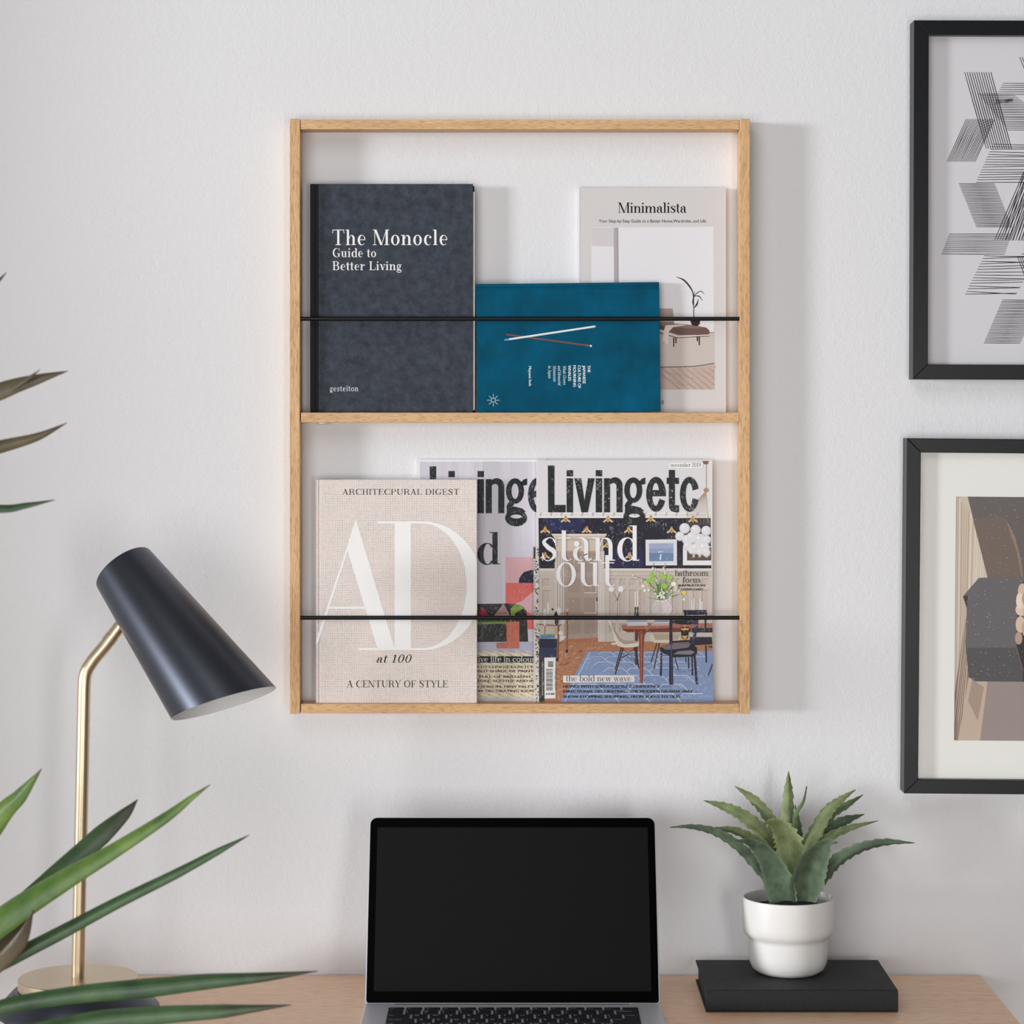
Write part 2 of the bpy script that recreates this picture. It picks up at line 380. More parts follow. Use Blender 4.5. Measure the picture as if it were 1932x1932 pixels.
M['print_matt'] = print_mat('printed_lettering', .7)

M['black_cloth'] = mat('black_spine_cloth', (.008, .008, .010), .6, spec=.2)
def slate():
    m, nt, n, l, b = new_mat('slate_blue_cloth')
    v = mapped(n, l, (1, 1, 1)); z = noise(n, l, v, 85, 8, .72)
    r = ramp(n, [(.33, rgb(36, 41, 50, .92)), (.70, rgb(66, 73, 86, .92))]); l.new(z, r.inputs[0])
    v2 = mapped(n, l, (260, 260, 60), rot=(0, .5, 0)); z2 = noise(n, l, v2, 1, 3, .7, 2)
    r2 = ramp(n, [(.70, (0, 0, 0)), (.80, (.30, .30, .30))]); l.new(z2, r2.inputs[0])
    o = mixc(n, l, 'MIX', 0, r.outputs[0], (.28, .29, .31)); l.new(r2.outputs[0], o.node.inputs[0])
    l.new(o, b.inputs['Base Color']); b.inputs['Roughness'].default_value = .62; b.inputs['Specular IOR Level'].default_value = .28
    return m
M['slate'] = slate()
def teal():
    m, nt, n, l, b = new_mat('teal_cloth_paper')
    v = mapped(n, l, (1, 1, 1)); z = noise(n, l, v, 20, 6, .65)
    r = ramp(n, [(.3, rgb(0, 66, 90, .95)), (.55, rgb(0, 82, 110, .95)), (.75, rgb(0, 94, 132, .95))]); l.new(z, r.inputs[0])
    v2 = mapped(n, l, (240, 240, 240)); z2 = noise(n, l, v2, 1, 3, .7)
    r2 = ramp(n, [(.72, (0, 0, 0)), (.8, (.35, .35, .35))]); l.new(z2, r2.inputs[0])
    o = mixc(n, l, 'MIX', 0, r.outputs[0], (.2, .42, .46)); l.new(r2.outputs[0], o.node.inputs[0])
    l.new(o, b.inputs['Base Color']); b.inputs['Roughness'].default_value = .6; b.inputs['Specular IOR Level'].default_value = .08
    return m
M['teal'] = teal()
def linen(name, base, dark, pitch, depth, rough=.85, pink=None):
    m, nt, n, l, b = new_mat(name)
    tc = n.new('ShaderNodeTexCoord')
    nz = n.new('ShaderNodeTexNoise'); nz.inputs['Scale'].default_value = 120; l.new(tc.outputs['Object'], nz.inputs['Vector'])
    add = mixc(n, l, 'ADD', .0016 if pink else .0008, tc.outputs['Object'], nz.outputs[1])
    w = []
    for ax in ('X', 'Z'):
        wv = n.new('ShaderNodeTexWave'); wv.bands_direction = ax; wv.inputs['Scale'].default_value = 20/pitch/63.0*1.0
        wv.inputs['Distortion'].default_value = .6; wv.inputs['Detail Scale'].default_value = 3; l.new(add, wv.inputs['Vector']); w.append(wv.outputs[1])
    iv = []
    for q in w:
        s_ = n.new('ShaderNodeMath'); s_.operation = 'SUBTRACT'; s_.inputs[0].default_value = 1; l.new(q, s_.inputs[1]); iv.append(s_.outputs[0])
    mu = n.new('ShaderNodeMath'); mu.operation = 'MULTIPLY'; l.new(iv[0], mu.inputs[0]); l.new(iv[1], mu.inputs[1])
    big = noise(n, l, tc.outputs['Object'], 330, 2, .6)
    ad = n.new('ShaderNodeMath'); ad.operation = 'MULTIPLY_ADD'; ad.inputs[1].default_value = .7; ad.inputs[2].default_value = -.35
    l.new(big, ad.inputs[0])
    sm = n.new('ShaderNodeMath'); sm.operation = 'ADD'; l.new(mu.outputs[0], sm.inputs[0]); l.new(ad.outputs[0], sm.inputs[1])
    r = ramp(n, [(.22, base), (.78, dark)]); l.new(sm.outputs[0], r.inputs[0])
    o = r.outputs[0]
    if pink:
        z = noise(n, l, tc.outputs['Object'], 45, 3, .6)
        r2 = ramp(n, [(.5, (0, 0, 0)), (.75, (.5, .5, .5))]); l.new(z, r2.inputs[0])
        o2 = mixc(n, l, 'MIX', 0, o, pink); l.new(r2.outputs[0], o2.node.inputs[0]); o = o2
    l.new(o, b.inputs['Base Color']); b.inputs['Roughness'].default_value = rough; b.inputs['Specular IOR Level'].default_value = .3
    bp = n.new('ShaderNodeBump'); bp.invert = True; bp.inputs['Strength'].default_value = .5; bp.inputs['Distance'].default_value = depth
    l.new(mu.outputs[0], bp.inputs['Height']); l.new(bp.outputs[0], b.inputs['Normal'])
    return m
M['linen'] = linen('natural_linen', rgb(222, 215, 211, .82), rgb(160, 140, 130, .82), .0022, .0003, .85, rgb(225, 210, 205, .83))
M['black_linen'] = linen('black_book_cloth', (.030, .033, .037), (.003, .003, .004), .0018, .0006, .7)

# ---------------------------------------------------------------- the room
o = MB().box(-2.6, 2.6, 0, .12, 0, 2.7).build('wall_back', M['wall']); struct(o)
o = MB().box(-1.72, -1.6, -.45, 0, 0, 2.7).build('sun_blocker_left', M['wall']); struct(o)  # unseen pier added to block the sun and dim the back wall's left end
o = MB().box(-2.6, 2.6, -4.2, 0, -.06, 0).build('floor', M['floor']); struct(o)

# ---------------------------------------------------------------- the desk
DT = .75
desk = thing('desk', (0, -.27, 0), 'pale oak desk against the white wall', 'desk')
MB().box(-.6, .6, -.53, -.004, DT-.024, DT).build('desk_top', M['desk'], desk, bevel=.0015)
for sx in (-1, 1):
    for y in (-.49, -.05):
        MB().box(sx*.575-.02, sx*.575+.02, y-.02, y+.02, 0, DT-.024).build('leg', M['desk'], desk, bevel=.002)
MB().box(-.55, .55, -.062, -.042, DT-.09, DT-.0245).build('rail', M['desk'], desk)

# ---------------------------------------------------------------- the wall rack
YF = -.0375
def zq(py): return P(966, py, YF).z
def xq(px): return P(px, 775, YF).x
rack = thing('magazine_rack', (P(980, 1347).x, 0, zq(1347)), 'two-tier oak wall rack with black rods holding books and magazines', 'rack')
xl0, xl1, xr0, xr1 = xq(546.5), xq(566), xq(1395.5), xq(1415)
for a, b_ in ((xl0, xl1), (xr0, xr1)):
    MB().box(a, b_, YF, -.0005, zq(1347), zq(224)).build('side_panel', M['oak_z'], rack, bevel=.0006)
MB().box(xl1+.0006, xr0-.0004, YF+.0006, -.0005, zq(244), zq(226)).build('top_rail', M['oak_x'], rack, bevel=.0005)
for a, b_ in ((778.5, 797), (1328, 1346)):
    MB().box(xl1+.0012, xr0-.0004, YF+.0006, -.0005, zq(b_), zq(a)).build('shelf_board', M['oak_x'], rack, bevel=.0005)
for py in (601.5, 1165.5):
    z = P(966, py, -.0335).z
    MB().tube([(xl1-.002, -.0335, z), (xr0+.002, -.0335, z)], .0026, 20).build('rod', M['black_metal'], rack)
MB().lathe([(0, 0), (.005, .0003), (.0075, .0014), (.008, .004), (.008, .0055)], (P(609, 797, -.02).x, -.02, zq(797)-.0030), n=24).build('foot_pad', M['plastic_white'], rack)
SH1, SH2 = zq(778.5), zq(1328)

# ---------------------------------------------------------------- hardback books and magazines
def hardback(name, label, cat, x0, x1, z0, z1, yb, yf, cmat, spine='left', tilt=0.0, draw=None, group=None, extra=None, pmat=None, hinge=.0085, strip=0, out=0.0, kw=KW):
    """x0..x1 and z0..z1 are the front cover's edges, yb and yf the back and front of the closed book."""
    root = thing(name, ((x0+x1)/2, (yb+yf)/2, z0), label, cat, group)
    T = .0022; c = MB()
    MX = Matrix.Translation(((x0+x1)/2, 0, z0)) @ Matrix.Rotation(-tilt, 4, 'Y') @ Matrix.Translation((-(x0+x1)/2, 0, -z0))
    g = hinge
    if spine == 'left':
        c.box(x0+g, x1, yf, yf+T, z0, z1); c.box(x0, x0+g*.62, yf+.0002, yf+T, z0, z1, strip); c.box(x0+g*.6, x0+g+.001, yf+.0010, yf+T, z0, z1, strip)
        c.box(x0, x0+.0018, yf+T*.8, yb-T*.8, z0, z1, strip); c.box(x0, x1+out*.6, yb-T, yb, z0, z1-out*.5, strip)
        pb = (x0+.002, x1+(out if out else -.0035), z0+.003, z1-(.010 if out else .003))
    else:
        c.box(x0, x1, yf, yf+T, z0, z1-g); c.box(x0, x1, yf+.0002, yf+T, z1-g*.62, z1); c.box(x0, x1, yf+.0010, yf+T, z1-g-.001, z1-g*.6)
        c.box(x0, x1, yf+T*.8, yb-T*.8, z1-.0018, z1); c.box(x0, x1, yb-T, yb, z0, z1)
        pb = (x0+.0035, x1-.0035, z0+.0035, z1-.002)
    c.xf(MX)
    if draw: draw(Page(c, yf, 1, kw))
    c.build('cover', [cmat, pmat or M['print_matt']]+(extra or []), root, bevel=.0004, seg=1)
    MB().box(pb[0], pb[1], yf+T, yb-T, pb[2], pb[3]).xf(MX).build('page_block', M['paper_edge'], root)
    return root
def ex(px, y): return P(px, 775, y).x
def ez(py, y): return P(966, py, y).z

# slate hardback
CR = (236, 235, 232)
def d_slate(p):
    p.serif('The Monocle', 626, 462.3, 29, 219, CR, 3, .105, .03, .05)
    p.serif('Guide to', 627, 485, 16.6, 83, CR, 3, .11, .035, .04)
    p.serif('Better Living', 627, 509.6, 16.6, 131, CR, 3, .11, .035, .04)
    p.serif('gesteiton', 622, 738, 10.5, 54, (222, 222, 222), 3, .075, .045, .06)
y = -.0225
hardback('hardback_book', 'tall dark slate hardback with white serif title, left end of the upper shelf', 'book', ex(585, y), ex(892.5, y), SH1, ez(347, y), -.0035, y, M['slate'], draw=d_slate, group='books on the upper shelf', extra=[M['black_cloth']], hinge=.0105, strip=2, out=.0022)

# pale book
def c6(x, y): return (1080+x/4.2, 340+y/4.2)
M['grey_cover'] = mat('warm_grey_cover_board', rgb(204, 201, 201, .88), .65)
def d_pale(p):
    BK = (18, 18, 20)
    def q(pts, c, L=1): p.poly([c6(*t) for t in pts], c, L)
    p.serif('Minimalista', 1166, 401.5, 19.5, 129.5, BK, 3, .10, .034, .0)
    p.sans('Your Step-by-Step Guide to a Better Home,Wardrobe, and Life', 1130, 419.8, 6.2, 202, (40, 40, 42), 3)
    q([(150, 375), (1117, 368), (1125, 1658), (150, 1658)], (226, 225, 229))
    q([(150, 378), (328, 377), (328, 526), (152, 520)], (208, 204, 207), 2)
    q([(328, 377), (362, 376), (366, 900), (330, 900)], (176, 168, 172), 2)
    q([(356, 376), (362, 376), (366, 900), (360, 900)], (150, 140, 146), 3)
    q([(400, 1205), (1123, 1205), (1125, 1452), (960, 1474), (690, 1480), (400, 1470)], (200, 191, 186), 2)
    q([(400, 1203), (1123, 1203), (1123, 1209), (400, 1209)], (130, 122, 120), 3)
    q([(400, 1470), (690, 1478), (960, 1472), (1125, 1448), (1125, 1658), (400, 1658)], (192, 172, 163), 3)
    p.line([c6(500, 1476), c6(690, 1481), c6(960, 1474), c6(1125, 1450)], 1.3, (70, 62, 60), 4, 4)
    for k in range(9):
        x = 640+k*62; q([(x, 1482), (x+5, 1482), (x+215, 1656), (x+206, 1656)] if x < 905 else [(x, 1484), (x+5, 1484), (1125, 1484+(1120-x)*.8), (1125, 1490+(1120-x)*.8)], (158, 134, 124), 4)
    for k in range(14):
        x = 700+random.random()*330; yy = 1500+random.random()*120
        p.line([c6(x, yy), c6(x+45, yy+22), c6(x+80, yy+26)], .5, (166, 142, 132), 4, 3)
    q([(600, 1014), (795, 1018), (806, 1135), (600, 1135)], (172, 155, 148), 3)          # backrest
    q([(600, 1118), (805, 1120), (806, 1134), (600, 1136)], (140, 122, 116), 4)
    q([(600, 1135), (780, 1133), (960, 1148), (1060, 1168), (1084, 1190), (1086, 1216), (1075, 1226), (840, 1228), (690, 1180), (600, 1180)], (112, 88, 84), 4)
    q([(600, 1137), (780, 1136), (960, 1150), (1050, 1168), (1000, 1176), (830, 1170), (690, 1150)], (136, 110, 104), 5)
    q([(640, 1175), (690, 1186), (834, 1236), (1084, 1222), (1086, 1232), (834, 1246), (640, 1190)], (222, 205, 196), 5)
    q([(640, 1190), (834, 1246), (1086, 1232), (1086, 1237), (834, 1251), (640, 1198)], (60, 48, 46), 5)
    for x, yy, h in ((798, 1246, 74), (815, 1242, 50), (1000, 1238, 70), (985, 1236, 40)):
        q([(x, yy), (x+10, yy), (x+9, yy+h), (x+1, yy+h)], (34, 30, 32), 5)
    q([(738, 1150), (850, 1143), (905, 1150), (800, 1163), (765, 1200), (757, 1300), (742, 1296), (725, 1270), (712, 1275), (722, 1200)], (222, 212, 203), 6)
    q([(965, 1245), (980, 1243), (985, 1272), (972, 1270)], (205, 194, 186), 6)
    q([(934, 1112), (1012, 1112), (1008, 1140), (990, 1156), (965, 1154), (944, 1144)], (50, 44, 48), 6)
    p.line([c6(962, 1112), c6(960, 1000), c6(955, 900), c6(930, 845), c6(880, 790), c6(822, 766)], [1.2, 1.3, 1.5, 2.6, 2.6, .5], (28, 32, 30), 6, 5)
    p.line([c6(956, 935), c6(985, 895), c6(1020, 880), c6(1047, 905)], [.8, 1.4, 1.4, .4], (40, 46, 42), 6, 4)
    p.line([c6(955, 920), c6(1000, 918), c6(1032, 955)], [.8, 1.9, .4], (30, 34, 32), 6, 4)
    p.line([c6(960, 1015), c6(985, 985), c6(998, 938)], [.8, 3, .4], (30, 34, 32), 6, 4)
    p.line([c6(960, 1000), c6(956, 960), c6(968, 878)], [.8, 3, .4], (30, 34, 32), 6, 4)
    p.sans('ill', 1246.5, 762.5, 8, 5.5, (45, 45, 45), 3)
    p.sans('- - - -', 1345, 767, 3, 18, (190, 188, 186), 3)
y = -.0125
hardback('hardback_book', 'pale grey book with a room photograph, right end of the upper shelf', 'book', ex(1093.5, y), ex(1370, y), SH1, ez(354, y), -.0008, y, M['grey_cover'], draw=d_pale, group='books on the upper shelf', hinge=.0008, kw=.93)

# teal book lying on its long side
def c2(x, y): return (860+x/3.331, 480+y/3.331)
def d_teal(p):
    W = (222, 226, 226)
    th = math.atan2(85, 565)
    p.line([c2(317, 503), c2(850, 575)], 3.0, (112, 74, 66), 2); p.ell(*c2(849, 575), 1.9, 1.9, (240, 236, 230), 3)
    p.line([c2(820, 571), c2(838, 573.5)], 3.1, (140, 84, 70), 3)
    p.line([c2(312, 537), c2(872, 453)], 3.4, (228, 232, 238), 4); p.ell(*c2(872, 453), 1.8, 1.8, (228, 232, 238), 4)
    p.line([c2(318, 538), c2(872, 455)], .5, (150, 160, 172), 5)
    p.line([c2(310, 537), c2(335, 533)], 3.4, (84, 138, 178), 5); p.ell(*c2(311, 537), 1.9, 1.9, (84, 138, 178), 5)
    p.ell(*c2(870, 453), .7, .7, (120, 100, 100), 6)
    r = -math.pi/2+math.radians(.5)
    for x, t, h in ((828, 'THE', 13.2), (797, 'JAPANESE', 34.5), (767, 'CULTURE OF', 43), (737, 'MOURNING', 40.5), (706, 'WHALES', 29)):
        X, Y = c2(x, 697); p.sans(t, X, Y, 5.6, h, W, 3, fat=.35, rot=r)
    for x, t, h in ((674, 'Whale Graves', 36), (642, 'and Memorial', 37), (612, 'Monuments', 30), (581, 'in Japan', 24)):
        X, Y = c2(x, 699); p.serif(t, X, Y, 5.6, h, (200, 212, 214), 3, .09, .05, 0, sl=.22, rot=r)
    X, Y = c2(458, 703); p.sans('Mayumi Itoh', X, Y, 5.2, 37, W, 3, fat=.25, rot=r)
    cx, cy = c2(236, 916); G = (206, 212, 206)
    for a, b_ in (((-3.4, -3.4), (3.4, -3.4)), ((3.4, -3.4), (3.4, 3.4)), ((3.4, 3.4), (-3.4, 3.4)), ((-3.4, 3.4), (-3.4, -3.4))):
        p.line([(cx+a[0], cy+a[1]), (cx+b_[0], cy+b_[1])], .8, G, 3)
    for k in range(8):
        a = k*math.pi/4; i, e = (4.5, 12) if k % 2 == 0 else (5, 11.5)
        p.line([(cx+i*math.cos(a), cy+i*math.sin(a)), (cx+e*math.cos(a), cy+e*math.sin(a))], .8, G, 3)
y = -.0275
tb = hardback('hardback_book', 'teal book turned on its side in front of the pale grey one', 'book', ex(900.5, y), ex(1246.3, y), SH1, ez(534, y), -.0150, y, M['teal'], 'top', math.radians(.65), d_teal, 'books on the upper shelf', hinge=.0075)

# linen hardback
def c3(x, y): return (560+x/3.715, 840+y/3.715)
def d_linen(p):
    BK = (38, 38, 40); WH = (227, 228, 242)
    def q(pts, L=2): p.poly([c3(*t) for t in pts], WH, L)
    q([(413, 515), (684, 1416), (684, 1428), (567, 1428), (357, 742), (343, 745)]); q([(413, 515), (345, 735), (362, 742)], 3)
    q([(345, 738), (358, 738), (148, 1390), (135, 1392), (135, 1365)], 3); q([(218, 1130), (488, 1130), (488, 1147), (214, 1147)], 3)
    q([(433, 1421), (905, 1421), (905, 1437), (433, 1437)], 3)
    q([(565, 534), (900, 534), (900, 549), (565, 549)], 3); q([(685, 540), (801, 540), (801, 1428), (685, 1428)], 4)
    for quad in ring(880, -985, 420, 451.5, 880, -985, 310, 436, -90, 90, 40):
        q([(min(a, 1262), -b) for a, b in quad], 4)
    p.serif('ARCHITECPURAL DIGEST', c3(318, 0)[0], c3(0, 347)[1], 10.8, 221, BK, 3, .085, .035, .05)
    p.serif('at 100', c3(553, 0)[0], c3(0, 1524)[1], 15.5, 66, BK, 3, .085, .035, .02, sl=.24)
    p.serif('A CENTURY OF STYLE', c3(350, 0)[0], c3(0, 1697)[1], 13.0, 191, BK, 3, .09, .032, .03)
    p.rect(612.2, 905, 613.0, 1327.5, (238, 234, 234), 2)
y = -.0290
hardback('hardback_book', 'natural linen hardback with huge white letters, left on the lower shelf', 'book', ex(596, y), ex(900, y), SH2, ez(905, y), -.0088, y, M['linen'], draw=d_linen, group='books and magazines on the lower shelf', hinge=.0052)

# ---- magazines
INK = (32, 36, 40)
def c8(x, y): return (1000+x/5.367, 860+y/5.367)
def masthead(p, dx, dy, L):
    def q(pts): p.poly([(a+dx, b+dy) for a, b in (c8(*t) for t in pts)], INK, L)
    def R_(cx, cy, rx, ry, ix, iy, irx, iry, a0, a1):
        for z in ring(cx, -cy, rx, ry, ix, -iy, irx, iry, a0, a1, 22): q([(a, -b) for a, b in z])
    q([(180, 98), (247, 98), (247, 573), (183, 573)]); q([(240, 497), (360, 497), (360, 573), (240, 573)])
    for x in (370, 665):
        q([(x, 145), (x+65, 145), (x+65, 208), (x, 208)]); q([(x, 227), (x+65, 227), (x+65, 573), (x, 573)])
    q([(447, 227), (517, 227), (551, 455), (587, 573), (520, 573)]); q([(587, 227), (655, 227), (585, 573), (530, 573), (551, 455)])
    q([(748, 227), (810, 227), (810, 573), (748, 573)]); q([(875, 305), (937, 300), (937, 573), (875, 573)])
    R_(860, 305, 77, 88, 842, 308, 33, 32, 0, 150)
    R_(1045, 348, 92, 130, 1045, 350, 36, 78, 0, 360); q([(1105, 262), (1130, 232), (1168, 220), (1168, 285), (1118, 296)])
    q([(1000, 440), (968, 480), (957, 508), (968, 530), (1000, 520), (1030, 490), (1040, 470)]); q([(962, 512), (1000, 500), (1060, 510), (1120, 525), (1155, 560), (1090, 575), (1000, 580), (960, 590)])
    R_(1056, 622, 112, 84, 1056, 606, 56, 20, 0, 360)
    R_(1275, 390, 100, 178, 1272, 390, 36, 116, 0, 338); q([(1225, 347), (1375, 347), (1375, 410), (1225, 410)])
    q([(1405, 143), (1467, 143), (1467, 490), (1480, 502), (1508, 500), (1508, 571), (1470, 573), (1430, 560), (1411, 535), (1405, 490)]); q([(1383, 222), (1507, 222), (1507, 285), (1383, 285)])
    R_(1615, 390, 98, 178, 1612, 390, 36, 116, 19, 341)
def magazine(name, label, px0, px1, py0, th, yf, draw, pm, group, tear=0):
    x0, x1, z0, z1 = ex(px0, yf), ex(px1, yf), SH2, ez(py0, yf)
    root = thing(name, ((x0+x1)/2, yf+th/2, z0), label, 'magazine', group)
    c = MB(); W = prn((224, 222, 222)); t = .0004
    c.box(x0, x1, yf, yf+t, z0, z1, 1, W); c.box(x0, x0+t, yf+t, yf+th-t, z0, z1, 1, W); c.box(x0, x1, yf+th-t, yf+th, z0, z1, 1, W)
    draw(Page(c, yf, 1, .97))
    c.build('cover', [M['print'], pm], root)
    MB().box(x0+t, x1-.0006, yf+t, yf+th-t, z0+.0004, z1-.0006).build('page_block', M['paper_edge'], root)
    return root

def d_back(p):
    def q(pts, c, L=2): p.poly([c3(*t) for t in pts], c, L)
    p.rect(788.5, 868, 1030, 1327, (232, 231, 233), 1); p.rect(792.5, 871.5, 1030, 1320, (206, 203, 214), 2)
    q([(1300, 115), (1420, 115), (1440, 1100), (1310, 1100)], (198, 197, 204), 3); q([(1130, 120), (1240, 120), (1250, 240), (1140, 240)], (214, 211, 220), 3)
    masthead(p, -223, 1.6, 4)
    p.serif('d', 898, c3(0, 835)[1], 61, 46, INK, 4, .115, .02)
    q([(1463, 785), (1700, 785), (1700, 965), (1463, 965)], (216, 172, 178), 3)
    q([(1463, 965), (1700, 965), (1700, 1290), (1463, 1290)], (220, 110, 104), 3)
    q([(1555, 965), (1560, 930), (1590, 890), (1640, 875), (1700, 880), (1700, 965)], (36, 40, 62), 4)
    q([(1700, 990), (1650, 1030), (1580, 1090), (1530, 1110), (1560, 1130), (1630, 1180), (1700, 1210)], (222, 178, 190), 4)
    q([(1220, 1112), (1480, 1110), (1560, 1118), (1610, 1160), (1622, 1380), (1220, 1380)], (44, 46, 44), 4)
    q([(1500, 1150), (1520, 1118), (1560, 1118), (1600, 1140), (1560, 1160), (1530, 1180), (1522, 1210), (1500, 1210)], (128, 158, 62), 5)
    q([(1260, 1240), (1540, 1236), (1520, 1250), (1260, 1254)], (110, 146, 50), 5)
    q([(1268, 1195), (1298, 1125), (1345, 1195)], (150, 30, 70), 5); q([(1378, 1200), (1450, 1108), (1495, 1200)], (165, 130, 132), 5)
    for k in range(26):
        u, w = random.random(), random.random()*.9; x = 1378+117*(.1+.8*u); yy = 1200-90*(1-abs(u-.5)*2)*w
        p.ell(*c3(x, yy), .5, .5, (80, 20, 40), 6, 5)
    for k in range(40):
        x = 1265+random.random()*340; yy = 1225+random.random()*150; p.line([c3(x, yy-12), c3(x+6, yy), c3(x-2, yy+18)], .7, (96, 98, 98), 5, 2)
    q([(1470, 1240), (1560, 1236), (1560, 1420), (1470, 1420)], (196, 110, 88), 6); q([(1405, 1390), (1470, 1388), (1470, 1422), (1410, 1424)], (186, 108, 90), 6)
    q([(1220, 1380), (1700, 1376), (1700, 1460), (1220, 1460)], (176, 178, 198), 4); q([(1400, 1385), (1560, 1384), (1560, 1424), (1400, 1424)], (170, 96, 80), 5)
    q([(1220, 1448), (1560, 1452), (1700, 1490), (1700, 1770), (1220, 1770)], (216, 204, 180), 5)
    for k in range(24):
        yy = 1440+k*14
        for j in range(13):
            x = 1225+j*38+(k % 2)*16; p.line([c3(x, yy), c3(x+36, yy+15)], .8, (158, 134, 98) if (j+k) % 2 else (236, 228, 210), 6)
    q([(1220, 1478), (1700, 1480), (1700, 1524), (1220, 1524)], (30, 30, 32), 7)
    p.serif('live life in colour', 898, c3(0, 1518)[1], 10.5, 112, (232, 232, 232), 8, .075, .035)
    for yy, t, x, w in ((1562, 'HOW TO CHOOSE EXACTLY', 878, 127), (1591, 'THE RIGHT SHADE OF PAINT', 868, 138), (1630, 'ROOMS FULL OF BRILLIANT', 862, 140), (1660, 'ENERGISE, SOOTHE AND INSPIRE', 881, 152), (1700, 'NEW SEASON, NEW PALETTES', 880, 143), (1730, 'NEW DECORATING IDEAS', 890, 118)):
        p.sans(t, x, c3(0, yy)[1], 4.6, w, (26, 26, 28), 8, fat=.6)
    q([(1220, 1770), (1700, 1770), (1700, 1790), (1220, 1788)], (206, 203, 214), 7)
magazine('magazine', 'lilac magazine half hidden behind the linen hardback', 788, 1030, 867, .0055, -.0072, d_back, M['print_creased'], 'books and magazines on the lower shelf')

def c7(x, y): return (1000+x/5.367, 1060+y/5.367)
def d_front(p):
    def q(pts, c, L=2): p.poly([c8(*t) for t in pts], c, L)
    def w(pts, c, L=2): p.poly([c7(*t) for t in pts], c, L)
    def wl(pts, wd, c, L, n=1): p.line([c7(*t) for t in pts], wd, c, L, n)
    DARK = (30, 29, 46); BG = (200, 189, 180); BG2 = (168, 154, 144); LTB = (216, 208, 200)
    p.rect(1012.5, 868, 1344, 1327.5, (224, 222, 222), 1)
    q([(80, 45), (1810, 40), (1826, 630), (85, 630)], (220, 218, 221), 2)
    q([(80, 572), (1826, 572), (1828, 628), (85, 628)], (230, 228, 227), 3)
    for k in range(16):
        x = 105+k*106; q([(x, 572), (x+14, 572), (x+10, 610), (x-14, 606)], (186, 180, 178), 4)
        q([(x+20, 594), (x+86, 594), (x+86, 602), (x+20, 602)], (208, 204, 203), 4)
    q([(85, 630), (1828, 630), (1836, 1140), (92, 1140)], DARK, 3)
    q([(150, 640), (560, 640), (500, 760), (200, 760)], (36, 40, 82), 4); q([(800, 960), (1150, 940), (1150, 1130), (800, 1130)], (34, 34, 72), 4)
    GO = (206, 164, 100)
    for x, yy in ((360, 640), (790, 640), (1222, 636), (1650, 640), (153, 748), (575, 748), (1000, 748), (1433, 750), (782, 900), (152, 1008), (1008, 1010)):
        q([(x-14, yy-22), (x+14, yy-22), (x+17, yy+12), (x, yy+36), (x-17, yy+12)], GO, 5)
        q([(x-12, yy-6), (x-50, yy+22), (x-44, yy+36), (x-12, yy+18)], (226, 192, 138), 5); q([(x+12, yy-6), (x+50, yy+22), (x+44, yy+36), (x+12, yy+18)], (226, 192, 138), 5)
        q([(x-9, yy-34), (x+9, yy-34), (x+7, yy-14), (x-7, yy-14)], (190, 140, 78), 6); q([(x-15, yy+6), (x+15, yy+6), (x+12, yy+14), (x-12, yy+14)], (120, 80, 50), 6)
    # panelled wall, door
    w([(92, 68), (1838, 68), (1846, 815), (85, 815)], BG, 4)
    w([(92, 68), (1838, 68), (1838, 92), (92, 92)], LTB, 5); w([(760, 96), (1838, 96), (1838, 102), (760, 102)], BG2, 5); w([(760, 140), (1838, 140), (1838, 145), (760, 145)], BG2, 5)
    def panel(x0, y0, x1, y1, c=(192, 180, 171), fr=5):
        w([(x0, y0), (x1, y0), (x1, y1), (x0, y1)], (150, 136, 126), 6); w([(x0+fr, y0+fr), (x1, y0+fr), (x1, y1), (x0+fr, y1)], (222, 214, 207), 7)
        w([(x0+fr, y0+fr), (x1-fr, y0+fr), (x1-fr, y1-fr), (x0+fr, y1-fr)], c, 8)
    for x in (805, 905, 1005, 1110, 1215, 1440, 1545, 1650, 1740):
        panel(x, 170, x+70, 248); panel(x, 285, x+70, 540)
        if x < 1000: panel(x, 625, x+70, 715)
    panel(125, 170, 205, 255); panel(125, 290, 205, 530)
    q([(215, 790), (780, 790), (742, 850), (742, 962), (262, 962), (256, 850)], (205, 190, 177), 5); q([(215, 790), (780, 790), (770, 806), (225, 806)], (226, 216, 206), 6); q([(256, 846), (742, 846), (742, 854), (256, 854)], (170, 152, 140), 6)
    q([(256, 960), (345, 960), (345, 1600), (256, 1600)], (206, 196, 188), 6); w([(250, 0), (345, 0), (345, 620), (250, 560)], (206, 196, 188), 6)
    for x in (275, 300, 325): w([(x, -110), (x+7, -110), (x+7, 600), (x, 590)], (166, 150, 140), 7)
    q([(345, 962), (690, 962), (690, 1400), (345, 1400)], (158, 140, 128), 6); w([(345, 0), (690, 0), (690, 778), (385, 782), (345, 740)], (168, 152, 141), 7)
    q([(345, 962), (700, 962), (700, 985), (345, 975)], (190, 146, 126), 7)
    w([(688, -110), (752, -110), (752, 815), (690, 815)], (224, 217, 211), 8)
    for x in (703, 722, 738): w([(x, -110), (x+5, -110), (x+5, 812), (x, 812)], (176, 164, 156), 9)
    for x0, x1 in ((372, 520), (542, 672)):
        for y0, y1 in ((-62, 112), (150, 318), (355, 522), (560, 740)): panel(x0, y0, x1, y1, (160, 143, 131), 8)
    w([(670, 360), (683, 360), (683, 398), (670, 398)], (52, 42, 38), 9)
    # floor, rug
    w([(85, 812), (1846, 805), (1856, 1432), (80, 1432)], (176, 122, 88), 9); w([(385, 782), (690, 770), (690, 815), (300, 830)], (176, 112, 80), 10)
